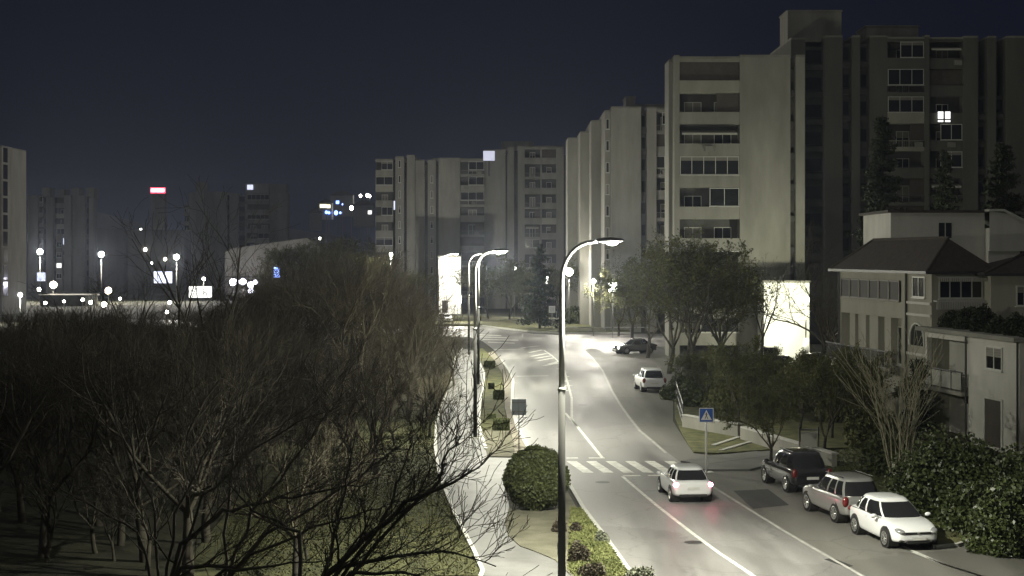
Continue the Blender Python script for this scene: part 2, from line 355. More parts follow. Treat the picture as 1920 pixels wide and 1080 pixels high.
# lamp reaching in from the left over the far road
t = thing('street_lamp', 'thin street lamp with its arm above the glaring white wall', 'street lamp', (X(822,205), 205, 0), 0)
H = Z(480, 205)
MB().tube([(0,0,0), (0,0,H-.5), (.25,0,H-.1), (2.1,0,H+.3)], [.1,.08,.07,.05], 10).build('pole', m_metal, t, True)
MB().ball((2.3, 0, H+.32), .45, .15, .1).build('lamp_head', m_dmetal, t, True)
MB().ball((2.35, 0, H+.24), .2, .13, .07).build('lamp_lens', e_lamp, t, True)
spot(t, (2.35, 0, H+.1), P0*1.0*LAMP); point(t, (2.35, 0, H+.08), P0*1*LAMP, (1, .985, .81), .1)
# ------------------------------------------------------------------ high-rise blocks
WC = {}
def window(p, x, y, z, w, h, mull=2, shut=0., lit=None, nm='window', fm=None):
    """framed window on a facade that looks towards -y; lower left corner x,z"""
    key = ('f', round(w,2), round(h,2), mull, fm and fm.name)
    if key not in WC:
        b = MB(); f = .07
        b.box(0, w, -.06, .0, 0, f).box(0, w, -.06, 0, h-f, h).box(0, f, -.06, 0, f, h-f).box(w-f, w, -.06, 0, f, h-f)
        for i in range(1, mull): b.box(w*i/mull-.03, w*i/mull+.03, -.057, 0, f, h-f)
        b.box(-.06, w+.06, -.12, 0, -.06, -.003)
        WC[key] = b.mesh('window', fm or m_frame)
    o = bpy.data.objects.new(nm, WC[key]); link(o, p); o.location = (x, y-.003, z)
    g = lit or m_glass
    key = ('p', round(w,2), round(h,2), g.name)
    if key not in WC: WC[key] = MB().quad((.06,-.02,.06), (w-.06,-.02,.06), (w-.06,-.02,h-.06), (.06,-.02,h-.06)).mesh('pane', g)
    q = bpy.data.objects.new('pane', WC[key]); link(q, o)
    if shut > .02:
        key = ('s', round(w,2), round(h,2), round(shut,1))
        if key not in WC:
            b = MB(); n = int(h*shut/.12)+1
            for i in range(n): b.box(.05, w-.05, -.052, -.03, h-.06-(i+1)*.115, h-.06-i*.115-.012)
            WC[key] = b.mesh('shutter', m_shut)
        s = bpy.data.objects.new('shutter', WC[key]); link(s, o)
    return o
def tower(name, label, Y, u_ref, strips, storey, nfl, depth=13, seed=1, group='high-rise blocks', mwall=m_conc, cat='apartment block', rz=0):
    """strips: (kind, u0, u1, v_top, dy). Local x along the facade, y away from camera."""
    rg = random.Random(seed)
    x_ref = X(u_ref, Y)
    t = thing(name, label, cat, (x_ref, Y, 0), rz, group)
    wall = MB(); rec = MB()
    for s in strips:
        kind, u0, u1, vt, dy = s[:5]; opt = s[5] if len(s) > 5 else {}
        x0, x1, zt = X(u0, Y)-x_ref, X(u1, Y)-x_ref, Z(vt, Y)
        wd = x1-x0
        if kind == 'wall':
            wall.box(x0, x1, dy, depth, 0, zt); MB().box(x0+.002, x1-.002, dy-.06, depth+.05, zt, zt+.22).build('parapet', m_conc2, t)
            # joints between the cast storeys
        elif kind == 'win':
            wall.box(x0, x1, dy, depth, 0, zt); MB().box(x0+.002, x1-.002, dy-.06, depth+.05, zt, zt+.22).build('parapet', m_conc2, t)
            ww = opt.get('w', wd*.5); k = opt.get('k', 1)
            for f in range(1, nfl):
                z = zt-(nfl-f)*storey+.9 if opt.get('top') else f*storey+.9
                if z+1.4 > zt-.2: continue
                for i in range(k):
                    cx = x0+wd*(i+.5)/k
                    window(t, cx-ww/2, dy, z, ww, opt.get('h', 1.35), 2 if ww > .9 else 1, rg.choice([0,0,.4,.8,1]), opt.get('lit', {}).get(f))
        elif kind == 'slot':
            rec.box(x0, x1, dy+1.1, depth-.1, 0, zt-.5)
            for f in range(1, nfl):
                z = zt-(nfl-f)*storey
                if z < 2: continue
                rec.box(x0+.005, x1-.005, dy+.7, dy+1.09, z-.12, z+.5)
                if wd > .7: window(t, x0+.1, dy+1.09, z+.7, max(.3, wd-.2), 1.5, 1, 0, opt.get('lit', {}).get(f), 'window', m_dmetal)
        elif kind == 'bay':
            rec.box(x0, x1, dy+1.5, depth-.1, 0, zt-.1); 
            wall.box(x0, x1, dy, depth-.05, zt-.3, zt)
            for f in range(0, nfl):
                z = zt-.1-(nfl-f)*storey
                if z < 1: continue
                b = MB(); b.box(x0+.01, x1-.01, dy-.05, dy+1.49, z-.16, z)
                if opt.get('rail') and f % 2: 
                    b.box(x0+.01, x1-.01, dy-.03, dy+.03, z+.95, z+1.02)
                    n = int(wd/.18)
                    for i in range(n): b.box(x0+.1+i*.18, x0+.13+i*.18, dy-.01, dy+.01, z, z+.95)
                    b.box(x0+.01, x1-.01, dy-.03, dy+.05, z, z+.3)
                else: b.box(x0+.01, x1-.01, dy-.05, dy+.08, z, z+1.05)
                b.build('balcony', mwall if rg.random() < .8 else m_ochre, t)
                mode = opt.get('modes', {}).get(f, rg.choice(['open', 'open', 'blind', 'glazed', 'half', 'blindhalf', 'awning']))
                lit = opt.get('lit', {}).get(f)
                lit0 = lit
                k = max(1, int(wd/2.9)); dw = min(1.7, wd*.36)
                for i in range(min(k, 3)):
                    cx = x0+wd*(i+.5)/min(k, 3); window(t, cx-dw/2, dy+1.5, z+.05, dw, 2.1, 2 if dw > 1 else 1, rg.choice([0,.3,.6,1]), lit); lit = None
                if rg.random() < .3:
                    xa = x0+wd*rg.uniform(.1, .75); MB().box(xa, xa+.8, dy-.42, dy-.06, z+.25, z+.8).build('air_conditioner', m_conc2, t)
                if mode[:5] == 'blind':
                    MB().box(x0+.05 if mode == 'blind' else x0+wd*.62, x1-.05, dy+.2, dy+.26, z+1.05, z+storey-.2).build('roller_blind', m_shutd, t)
                if mode in ('glazed', 'half'):
                    a = x0+.05 if mode == 'glazed' else x0+wd*(.35 if rg.random() < .5 else .5)
                    if lit0 is None:
                        window(t, a, dy+.03, z+1.08, x1-.05-a, storey-1.08-.2, max(2, int((x1-a)/1.1)), rg.choice([0,0,.2]), None, 'balcony_glazing')
                if mode == 'awning':
                    MB().poly([(x0+.2,dy+1.45,z+2.45),(x1-.3,dy+1.45,z+2.45),(x1-.3,dy-.5,z+2.05),(x0+.2,dy-.5,z+2.05)]).poly([(x0+.2,dy-.5,z+2.05),(x1-.3,dy-.5,z+2.05),(x1-.3,dy-.52,z+1.85),(x0+.2,dy-.52,z+1.85)]).build('awning', m_awn, t)
            MB().box(x0+.002, x1-.002, dy-.2, depth+.05, zt+.003, zt+.2).build('parapet', m_conc2, t)
        elif kind == 'roof':
            z0 = Z(opt['v0'], Y)
            MB().box(x0, x1, dy, dy+opt.get('d', 5), z0, zt).box(x0-.1, x1+.1, dy-.1, dy+opt.get('d', 5)+.1, zt, zt+.15).build('roof_house', opt.get('m', m_conc2), t)
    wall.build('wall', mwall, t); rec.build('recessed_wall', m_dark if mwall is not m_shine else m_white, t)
    return t
# A: the tall slab right of centre
Y = 150
tower('tower_block', 'tall slab block with a wide blank pale wall beside its balcony stack', Y, 1256, [
    ('wall', 1257, 1264, 112, 1.6), ('wall', 1264, 1274, 108, -.15),
    ('bay', 1274, 1387, 110, 0, {'modes': {8:'blind', 7:'blindhalf', 6:'awning', 5:'glazed', 4:'half', 3:'open', 2:'glazed'}}),
    ('wall', 1387, 1391, 107, -.1), ('wall', 1391, 1482, 107, 0), ('slot', 1482, 1492, 118, 0), ('wall', 1492, 1509, 107, 0)], 3.06, 9, 5.5, 3)
# ground floor annex with its glaring white wall
t = thing('annex', 'low white annex whose wall glares at the foot of the blank slab', 'annex', (X(1432,146), 146, 0), 0)
wa = X(1518,146)-X(1432,146); za = Z(530,146)
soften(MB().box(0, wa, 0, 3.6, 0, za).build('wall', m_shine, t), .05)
MB().box(-.1, wa+.1, -.12, 3.65, za, za+.2).build('parapet', m_conc2, t)
# B: stepped block
Y = 200
tower('tower_block', 'stepped pale block left of the tall slab, with one narrow balcony stack', Y, 1143, [
    ('wall', 1077, 1115, 235, 24), ('wall', 1098, 1116, 231, 16), ('wall', 1116, 1135, 216, 10), ('win', 1135, 1146, 208, 1.5, {'w': .45}), ('wall', 1146, 1202, 203, 0),
    ('slot', 1202, 1213, 206, 0), ('wall', 1213, 1231, 203, 0), ('bay', 1231, 1262, 206, .4, {'rail': 1}),
    ('roof', 1180, 1198, 174, 6, {'v0': 206}), ('roof', 1198, 1260, 186, 8, {'v0': 206})], 2.83, 10, 32, 5)
# C / D: far blocks left of centre
Y = 286
tower('tower_block', 'pale ribbed block at far left end of the long row, white glare at its foot', Y, 704, [
    ('bay', 704, 737, 300, 0, {'modes': {8:'glazed', 7:'open', 6:'half', 5:'open', 4:'glazed', 3:'open'}}), ('slot', 737, 742, 299, 0, {'lit': {6: e_cool}}), ('win', 742, 758, 296, -1, {'w': .4}), ('slot', 758, 764, 300, -1), ('wall', 764, 779, 294, -2),
    ('wall', 779, 796, 302, 0), ('slot', 796, 802, 303, 0), ('win', 802, 817, 302, 0, {'w': .5}), ('slot', 817, 823, 303, 0), ('wall', 823, 863, 299, -1.5),
    ('bay', 863, 908, 300, 0, {'rail': 1, 'modes': {7:'glazed'}}), ('roof', 806, 906, 293, 8, {'v0': 304})], 2.8, 10, 14, 8, mwall=m_conc)
tower('tower_block', 'taller block of the long row, right of a white lit roof box', Y+2, 908, [
    ('wall', 908, 948, 283, -.5), ('slot', 948, 951, 285, 0), ('wall', 951, 964, 277, 0), ('slot', 964, 971, 277, 0), ('wall', 971, 984, 276, 0),
    ('bay', 984, 1013, 277, 0, {'rail': 1}), ('wall', 1013, 1016, 276, 0), ('bay', 1016, 1043, 277, 0), ('wall', 1043, 1057, 279, -.3), ('slot', 1057, 1063, 285, 0), ('win', 1063, 1080, 290, .5, {'w': .5, 'lit': {8: e_cool}}),
    ('roof', 940, 1000, 262, 6, {'v0': 280}), ('roof', 1000, 1060, 268, 9, {'v0': 280})], 2.8, 11, 14, 9, mwall=m_conc2)
t = thing('roof_sign_box', 'square white lit box on the roof edge of the long row', 'lit box', (X(906,283), 283, 0))
MB().box(0, 2.1, 0, .6, Z(301,283), Z(283,283)).build('light_face', EM('dim white panel', (.5,.52,.72), .75), t)
MB().box(.9, 1.2, .62, 1.0, Z(330,283), Z(290,283)).build('bracket', m_dmetal, t)
# H: dark slabs at the right
Y = 172
k = 172/158.
tower('tower_block', 'dark broad high-rise behind the villas with one bright window near the top', Y, 1483, [
    ('wall', 1483, 1510, 74, 0), ('slot', 1510, 1547, 76, .3), ('wall', 1547, 1580, 70, 0), ('slot', 1580, 1598, 71, 0), ('wall', 1598, 1613, 70, 0), ('slot', 1613, 1631, 71, 0), ('wall', 1631, 1664, 70, 0),
    ('bay', 1664, 1733, 73, 0, {'rail': 1, 'modes': {9:'glazed', 8:'glazed'}}), ('wall', 1733, 1742, 70, -.2),
    ('bay', 1742, 1806, 73, .2, {'modes': {8:'open'}}), ('wall', 1806, 1834, 71, 0),
    ('slot', 1834, 1852, 170, 0), ('wall', 1852, 1868, 71, 0), ('slot', 1868, 1887, 170, 0), ('wall', 1887, 1925, 71, 0), ('wall', 1834, 1852, 71, 3), ('wall', 1868, 1887, 71, 3),
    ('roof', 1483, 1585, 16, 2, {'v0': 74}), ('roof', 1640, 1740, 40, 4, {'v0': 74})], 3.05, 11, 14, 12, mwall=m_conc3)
tH = bpy.context.scene.objects[-1] if False else None
# left edge tower and far left blocks
tower('tower_block', 'pale tower cut by the left edge of the picture', 257, -30, [
    ('wall', -80, -50, 275, 0), ('slot', -50, -44, 276, 0), ('wall', -44, 3, 275, 0)], 2.8, 10, 13, 15)
t = [o for o in COL.objects if o.get('label','').startswith('pale tower cut')][0]
x_ = X(3,257)-X(-30,257)
for k_ in range(1, 10): MB().box(x_-.01, x_+.03, .8, 3.0, k_*2.8+.3, k_*2.8+2.7).build('window', m_glass, t)
tower('tower_block', 'low wide block in shade between the left edge tower and the trees', 415, 55, [
    ('wall', 55, 73, 368, -1), ('bay', 73, 80, 366, 0), ('slot', 80, 86, 366, 0), ('wall', 86, 100, 372, 0), ('slot', 100, 106, 366, 0), ('bay', 106, 122, 368, 0), ('wall', 122, 135, 368, -1), ('slot', 135, 139, 366, 0), ('wall', 139, 160, 368, -1), ('slot', 160, 165, 366, 0), ('wall', 165, 173, 372, 1),
    ('win', 107.5, 119, 440, -1.2, {'w': 1.4, 'lit': {2: e_win, 3: None}}),
    ('roof', 70, 84, 352, 4, {'v0': 370}), ('roof', 100, 112, 355, 4, {'v0': 370}), ('roof', 126, 140, 352, 4, {'v0': 370}), ('roof', 154, 168, 352, 4, {'v0': 370})], 2.8, 9, 5, 16, mwall=m_conc2)
tower('tower_block', 'grey wide block right of the red sign, bright window on its roof storey', 450, 343, [
    ('bay', 343, 354, 385, 1), ('wall', 354, 370, 362, 0), ('wall', 369, 384, 343, -1.5), ('wall', 384, 425, 361, 0), ('slot', 425, 430, 362, 0), ('wall', 430, 447, 363, 0), ('slot', 447, 459, 365, 0), ('wall', 459, 463, 362, 0), ('bay', 463, 505, 363, 0), ('wall', 505, 538, 363, 1),
    ('roof', 455, 500, 344, 4, {'v0': 363}), ('roof', 500, 532, 345, 5, {'v0': 364})], 2.8, 10, 6, 17, mwall=m_conc2)
def lit_thing(name, label, cat, u0, u1, v0, v1, Y, m, parts=1, group=None, base=True):
    """a lit window / shop front: frame box standing on a wall of its own depth"""
    t = thing(name, label, cat, (X(u0,Y), Y, 0), 0, group)
    w_, z0, z1 = X(u1,Y)-X(u0,Y), Z(v1,Y), Z(v0,Y)
    b = MB(); b.box(-.1, w_+.1, .05, .3, z0-.1, z1+.1); b.build('frame', m_dmetal, t)
    for i in range(parts):
        MB().box(w_*i/parts+.04, w_*(i+1)/parts-.04, -.02, .05, z0, z1).build('light_face', m, t)
    return t
# ------------------------------------------------------------------ villas along the right side (facades face the road)
class Fac:
    """facade line parallel to the road; local x runs from the far end towards the camera, local y into the house"""
    def __init__(s, a, u0):
        s.k = .13; s.a = a; s.rz = math.atan2(-1/math.hypot(1, s.k), s.k/math.hypot(1, s.k))
        s.o = s.at(u0)
    def at(s, u):
        Yy = s.a/((u-CU)/F+s.k); return ((u-CU)/F*Yy, Yy)
    def x(s, u):
        p = s.at(u); return math.hypot(p[0]-s.o[0], p[1]-s.o[1])*(1 if p[1] < s.o[1] else -1)
    def z(s, u, v): return Z(v, s.at(u)[1])
fa = Fac(34.86, 1574)
v1 = thing('villa', 'old villa with dark hipped tile roof and a glazed veranda on top', 'villa', (*fa.o, 0), fa.rz)
L = fa.x(1747); zE = 9.05; D = 3.4
wl = MB(); wl.box(0, L, .6, D, 0, zE)                        # core
wl.box(fa.x(1699), L-.02, 0, .6, 0, zE)                       # stair bay flush with the front
wl.box(0, .35, 0, .6, 0, zE).box(fa.x(1690), fa.x(1699)-.003, 0, .6, 0, zE)
zs = fa.z(1630, 561); wl.box(.35, fa.x(1690), .0, .597, zs-1.0, zs).box(.35, fa.x(1690), .0, .597, zE-.55, zE)
for a, b_ in ((1590,1600),(1606,1620),(1627,1643),(1655,1667)): wl.box(fa.x(a), fa.x(b_), .12, .6, 3.3, zs-1.0)
wl.build('wall', m_ochre, v1)
def hip(parent, x0, x1, y0, y1, z0, z1, ov=.7, m=None, name='roof'):
    x0 -= ov; x1 += ov; y0 -= ov; y1 += ov; hw = (y1-y0)/2; ym = (y0+y1)/2
    ins = min(hw, (x1-x0)/2-.3); b = MB()
    A, B, C_, D_ = (x0,y0,z0), (x1,y0,z0), (x1,y1,z0), (x0,y1,z0); E_, F_ = (x0+ins,ym,z1), (x1-ins,ym,z1)
    b.quad(A, B, F_, E_).quad(C_, D_, E_, F_).poly([B, C_, F_]).poly([D_, A, E_])
    b.quad(D_, C_, B, A)
    o = b.build(name, m or m_tile, parent)
    MB().box(x0-.08, x1+.08, y0-.1, y0-.003, z0-.12, z0+.04).box(x0-.08, x1+.08, y1+.003, y1+.1, z0-.12, z0+.04).box(x0-.1, x0-.003, y0, y1, z0-.12, z0+.04).box(x1+.003, x1+.1, y0, y1, z0-.12, z0+.04).build('gutter', m_dmetal, parent)
    MB().tube([(x0+ins,ym,z1+.04),(x1-ins,ym,z1+.04)], .1, 6).tube([A,(x0+ins,ym,z1+.03)], .09, 6).tube([B,(x1-ins,ym,z1+.03)], .09, 6).build('ridge_tiles', m_tile, o)
    return o
hip(v1, 0, L, 0, D, zE, 10.95, .5)
n = 6; a0 = fa.x(1577); a1 = fa.x(1687)
for i in range(n): window(v1, a0+(a1-a0)*i/n+.03, .02, zs+.02, (a1-a0)/n-.06, zE-.6-zs, 1, 0, M('curtained pane', (.022,.02,.016), .7, .2, 2), 'window', M('brown window frame', (.12,.11,.09), .6, .1, 2))
for a, b_ in ((1600,1606),(1620,1627),(1643,1655),(1667,1676)): window(v1, fa.x(a)+.02, .59, 3.4, fa.x(b_)-fa.x(a)-.04, 2.3, 1, 0)
b = MB(); b.box(-.3, fa.x(1695), -.9, 0-.003, 3.15, 3.35).build('balcony_slab', m_conc2, v1)
b = MB(); xx = 0
while xx < fa.x(1694): b.box(xx, xx+.03, -.86, -.83, 3.35, 4.25); xx += .16
b.box(-.25, fa.x(1695), -.88, -.81, 4.25, 4.32); b.build('balcony_railing', m_dmetal, v1)
MB().tube([(fa.x(1701), -.08, .1), (fa.x(1701), -.08, zE)], .07, 8).tube([(.1, -.08, .1), (.1, -.08, zE)], .06, 8).build('drainpipe', m_dmetal, v1)
window(v1, fa.x(1712), 0, fa.z(1712,557), fa.x(1735)-fa.x(1712), 1.2, 2, 0)
def arch(parent, x0, x1, z0, z1):
    b = MB(); cx = (x0+x1)/2; r = (x1-x0)/2; pts = [(x0,-.01,z0),(x1,-.01,z0)]+[(cx+r*math.cos(math.pi*i/12), -.01, z1-r+r*math.sin(math.pi*i/12)) for i in range(13)]
    o = b.poly(pts).build('arched_window', m_glass, parent)
    MB().tube([(p[0], -.03, p[2]) for p in pts[1:]]+[(x0,-.03,z0)], .07, 6).build('frame', m_frame, o)
arch(v1, fa.x(1706), fa.x(1734), fa.z(1720,648), fa.z(1720,606)); arch(v1, fa.x(1706), fa.x(1730), fa.z(1720,740), fa.z(1720,694))
for v_ in (568, 590, 664): zz = fa.z(1720, v_); MB().box(fa.x(1702), L, -.1, -.003, zz-.07, zz+.07).build('cornice', m_white, v1)
MB().box(fa.x(1600), fa.x(1612), -.02, .0, .2, 2.6).build('door', m_frame, v1)
# wall towards the camera, with the awning window: a wing of the same villa
v1e = thing('end_wall', None, None); v1e.parent = v1; v1e.location = (L, 0, 0); v1e.rotation_euler = (0, 0, R(90))
def XE(u): return (u-1747)/33.3                            # metres along the end wall (it faces the camera)
window(v1e, XE(1757)+.1, -.01, Z(560,87), XE(1843)-XE(1757), 1.3, 4, .0)
b = MB(); x0, x1, z1 = XE(1750), XE(1850), Z(517,87)
b.poly([(x0,-.05,z1+.12),(x1,-.05,z1+.12),(x1,-.75,z1-.12),(x0,-.75,z1-.12)]); n = 26
for i in range(n): b.poly([(x0+(x1-x0)*i/n,-.75,z1-.12),(x0+(x1-x0)*(i+.8)/n,-.75,z1-.12),(x0+(x1-x0)*(i+.8)/n,-.76,z1-.32),(x0+(x1-x0)*i/n,-.76,z1-.32)])
b.build('awning', m_awn, v1e)
b = MB(); zb = Z(563,87); b.box(x0, x1, -.5, -.004, zb-.06, zb)
for i in range(30): b.box(x0+(x1-x0)*i/30, x0+(x1-x0)*(i+.55)/30, -.5, -.47, zb-.5, zb-.06)
b.build('sill_railing', m_white, v1e)
# house with the roof terrace
f2 = Fac(34.86, 1735)
off = -.9
f2 = Fac(34.6, 1735)
h2 = thing('terrace_house', 'pale two-storey house with a flat roof terrace, a balcony and a small white framed window', 'house', (*f2.o, 0), f2.rz)
L2 = f2.x(1912); zT = 5.75; s1 = f2.x(1816)
wl = MB().box(s1, L2, 0, 9, 0, zT).box(0, s1-.003, 1.3, 9, 0, zT).box(0, s1-.003, .0, 1.297, zT-.35, zT).box(0, .25, 0, 1.297, 0, zT-.353)
wl.build('wall', m_white, h2)
MB().box(-.4, L2+.3, -.45, 9.2, zT, zT+.22).build('terrace_slab', m_conc2, h2)
MB().box(.2, s1-.1, -.35, 1.29, 2.55, 2.75).build('balcony_slab', m_conc2, h2)
b = MB()
for i in range(5): xx = .25+(s1-.45)*i/4; b.box(xx-.03, xx+.03, -.33, -.27, 2.75, 3.75)
b.box(.2, s1-.1, -.34, -.26, 3.75, 3.82); b.build('balcony_railing', m_dmetal, h2)
for i in range(4): MB().box(.3+(s1-.45)*i/4, .2+(s1-.45)*(i+1)/4, -.31, -.29, 2.85, 3.7).build('railing_panel', M('frosted panel', (.3,.3,.26), .4, .1, 1), h2)
window(h2, f2.x(1794), 1.3, 2.8, f2.x(1813)-f2.x(1794), 2.3, 1, 0, nm='balcony_door')
xw0, xw1 = f2.x(1850), f2.x(1880)
zw = f2.z(1865, 694); hw_ = f2.z(1865, 650)-zw
window(h2, xw0, 0, zw, xw1-xw0, hw_, 2, .35)
dz = f2.z(1863, 750)
MB().box(f2.x(1848), f2.x(1878), -.03, -.002, .3, dz).build('garage_door', m_shutd, h2)
MB().box(f2.x(1845), f2.x(1848)-.01, -.06, -.002, .3, dz+.1).box(f2.x(1845), f2.x(1881), -.06, -.002, dz+.012, dz+.11).box(f2.x(1878)+.01, f2.x(1881), -.06, -.002, .3, dz).build('door_frame', m_frame, h2)
window(h2, f2.x(1765), 1.3, f2.z(1775,764)+.1, f2.x(1796)-f2.x(1765), .8, 1, 0)
MB().tube([(s1-.12, -.1, .1), (s1-.12, -.1, zT)], .06, 8).tube([(L2-.05, -.1, .1), (L2-.05, -.1, zT)], .06, 8).build('drainpipe', m_dmetal, h2)
MB().box(L2+.2, L2+3, 2, 9, 0, 5.2).build('side_wing', m_ochre, h2)
# house behind, end facing the camera
Y3 = 116; r3 = X(1670, Y3)
h3 = thing('gabled_house', 'tall pale house behind the villa roof, small dark window under its flat eaves', 'house', (r3, Y3, 0))
wq = X(1846,Y3)-r3; w3 = X(1905,Y3)-r3; zt = Z(399,Y3)
MB().box(0, wq, 0, 9, 0, zt).box(wq+.003, X(1960,Y3)-r3, -1.2, 9, 0, Z(492,Y3)).box(wq+.003, X(1960,Y3)-r3, -1.2, 9, Z(471,Y3), Z(428,Y3)).box(wq+.003, w3, -.9, 9, Z(492,Y3), Z(471,Y3)).poly([(wq,-1.2,Z(428,Y3)),(X(1960,Y3)-r3,-1.2,Z(428,Y3)),(X(1878,Y3)-r3,-1.2,Z(401,Y3)),(wq,-1.2,Z(397,Y3))]).build('wall', m_white, h3)
MB().box(-.3, wq+.2, -.3, 9.3, zt, zt+.2).build('roof', m_tile, h3)
b = MB(); p0, p1 = (X(1872,Y3)-r3, Z(397,Y3)), (X(1965,Y3)-r3, Z(440,Y3))
b.box(wq-.1, p0[0], -1.5, 9, p0[1], p0[1]+.15)
b.poly([(p0[0],-1.5,p0[1]+.14),(p1[0],-1.5,p1[1]),(p1[0],9,p1[1]),(p0[0],9,p0[1]+.14)]).poly([(p0[0],-1.5,p0[1]-.03),(p1[0],-1.5,p1[1]-.18),(p1[0],-1.5,p1[1]),(p0[0],-1.5,p0[1]+.14)])
b.build('verge_board', m_frame, h3)
window(h3, X(1758,Y3)-r3, 0, Z(448,Y3), X(1786,Y3)-X(1758,Y3), Z(416,Y3)-Z(448,Y3), 2, 0)
window(h3, X(1849,Y3)-r3, -.9, Z(470,Y3), X(1872,Y3)-X(1849,Y3), 1.5, 1, .9); window(h3, X(1875,Y3)-r3, -.9, Z(470,Y3), X(1902,Y3)-X(1875,Y3), 1.5, 2, 0)
window(h3, X(1856,Y3)-r3, -1.2, Z(510,Y3), .7, .7, 1, 0)
Y4 = 86; r4 = X(1858, Y4)
h4 = thing('small_house', 'dim small house at the right picture edge just above the roof terrace', 'house', (r4, Y4, 0))
MB().box(0, 6, 0, 6, 0, Z(515,Y4)).build('wall', m_ochre, h4)
hip(h4, 0, 6, 0, 6, Z(513,Y4), Z(478,Y4), .5)
window(h4, X(1905,Y4)-r4, 0, Z(574,Y4), .9, 1.15, 2, .3)
# ------------------------------------------------------------------ wall, fences
def P2(u, v): return G(u, v)
t = thing('garden_wall', 'low pale garden wall with hedge behind, right of the side road', 'wall', (*G(1279,797), 0))
p0 = G(1279,803); p1 = G(1383,822)
def wall_run(parent, p0, p1, h, th, m, name='wall'):
    o = parent.location; dx, dy = p1[0]-p0[0], p1[1]-p0[1]; Ln = math.hypot(dx, dy); nx, ny = -dy/Ln*th, dx/Ln*th
    pts = [(p0[0]-o.x, p0[1]-o.y), (p1[0]-o.x, p1[1]-o.y), (p1[0]+nx-o.x, p1[1]+ny-o.y), (p0[0]+nx-o.x, p0[1]+ny-o.y)]
    return MB().prism(pts, 0, h).build(name, m, parent)
wall_run(t, p0, p1, .75, .25, m_conc2); q = wall_run(t, (p0[0]-.04, p0[1]-.05), (p1[0]+.04, p1[1]-.05), .06, .34, m_kerb, 'coping'); q.location.z = .75
t = thing('garden_wall', 'low wall with posts and a pale gate panel behind the dark parked car', 'wall', (*G(1400,838), 0))
a, b_ = G(1388,826), G(1560,880)
wall_run(t, a, b_, .7, .25, m_conc2); q = wall_run(t, (a[0],a[1]-.04), (b_[0],b_[1]-.04), .07, .32, m_kerb, 'coping'); q.location.z = .7
t = thing('fence', 'dark metal fence running back along the side road from the white wall', 'fence', (*G(1281,800), 0))
a, b_ = G(1281,800), G(1264,738); o = t.location
n = 6
for i in range(n+1):
    x_, y_ = a[0]+(b_[0]-a[0])*i/n-o.x, a[1]+(b_[1]-a[1])*i/n-o.y
    MB().box(x_-.03, x_+.03, y_-.03, y_+.03, 0, 1.35).build('post', m_dmetal, t)
MB().tube([(a[0]-o.x,a[1]-o.y,1.3),(b_[0]-o.x,b_[1]-o.y,1.3)], .03, 6).tube([(a[0]-o.x,a[1]-o.y,.7),(b_[0]-o.x,b_[1]-o.y,.7)], .03, 6).tube([(a[0]-o.x,a[1]-o.y,.15),(b_[0]-o.x,b_[1]-o.y,.15)], .035, 6).build('rail', m_metal, t)
b = MB(); nn = 60
for i in range(nn):
    x_, y_ = a[0]+(b_[0]-a[0])*i/nn-o.x, a[1]+(b_[1]-a[1])*i/nn-o.y; b.box(x_-.01, x_+.01, y_-.01, y_+.01, .1, 1.25)
b.build('bars', m_dmetal, t)
# fence beside the verge: thin rail and posts with a pale gate
t = thing('gate', 'pale garden gate panel between dark posts under the trees', 'gate', (*G(1502,868), 0))
s_ = 39*.027
MB().box(0, .75, 0, .05, .25, 1.5).build('gate_panel', m_white, t)
for x_ in (-.1, .8): MB().box(x_, x_+.07, -.03, .06, 0, 1.75).build('post', m_dmetal, t)
MB().box(-.1, .87, -.02, .04, 1.56, 1.64).build('top_rail', m_metal, t)
t = thing('guard_rail', 'long low rail along the far kerb of the junction', 'guard rail', (*far[3], .3))
MB().box(0, 11, .9, .98, .42, .54).build('rail', m_kerb, t)
for i in range(7): MB().box(.2+i*1.75, .28+i*1.75, .92, .99, -.1, .42).build('post', m_metal, t)
# steps on the verge: two pale edging strips
for i, (a, b_) in enumerate((((1338,838),(1418,812)), ((1352,848),(1440,822)))):
    tag(strip([G(*a), G(*b_)], .25, -.1, .12+.004*i, 'edging', m_kerb), kind='structure')
tag(strip([G(1300,871), G(1440,852)], 1.6, -.1, .105, 'garden_path', m_pave), kind='structure')
# ------------------------------------------------------------------ signs
def sign_post(t, h, r=.03): MB().tube([(0,0,0), (0,0,h)], r, 10).build('pole', m_metal, t, True)
Ys = G(1323,887)[1]; t = thing('pedestrian_sign', 'blue square pedestrian crossing sign on a white pole beside the zebra crossing', 'road sign', (*G(1324,887), .02))
zc = Z(779, Ys); hs = .33
MB().tube([(0,0,0), (0,0,zc+hs)], .045, 10).build('pole', m_swhite, t, True)
soften(MB().box(-hs, hs, -.075, -.05, zc-hs, zc+hs).build('plate', m_swhite, t), .01)
MB().poly([(-hs+.03,-.079,zc-hs+.03),(hs-.03,-.079,zc-hs+.03),(hs-.03,-.079,zc+hs-.03),(-hs+.03,-.079,zc+hs-.03)]).build('blue_field', m_blue, t)
MB().poly([(-.25,-.083,zc-.22),(.25,-.083,zc-.22),(0,-.083,zc+.24)]).build('white_triangle', m_swhite, t)
b = MB(); y_ = -.087
b.poly([(.02*math.cos(i*math.pi/5), y_, zc+.115+.02*math.sin(i*math.pi/5)) for i in range(10)])
for q in (((-.025,.09),(.025,.09),(.02,-.02),(-.02,-.02)), ((-.02,-.02),(.01,-.02),(-.05,-.17),(-.075,-.165)), ((-.005,-.02),(.02,-.02),(.08,-.165),(.055,-.175)), ((.02,.085),(.025,.06),(.085,.01),(.075,.0)), ((-.02,.085),(-.025,.055),(-.075,-.01),(-.07,.02))):
    b.poly([(x_, y_, zc+z_) for x_, z_ in q])
b.build('walking_figure', m_black, t)
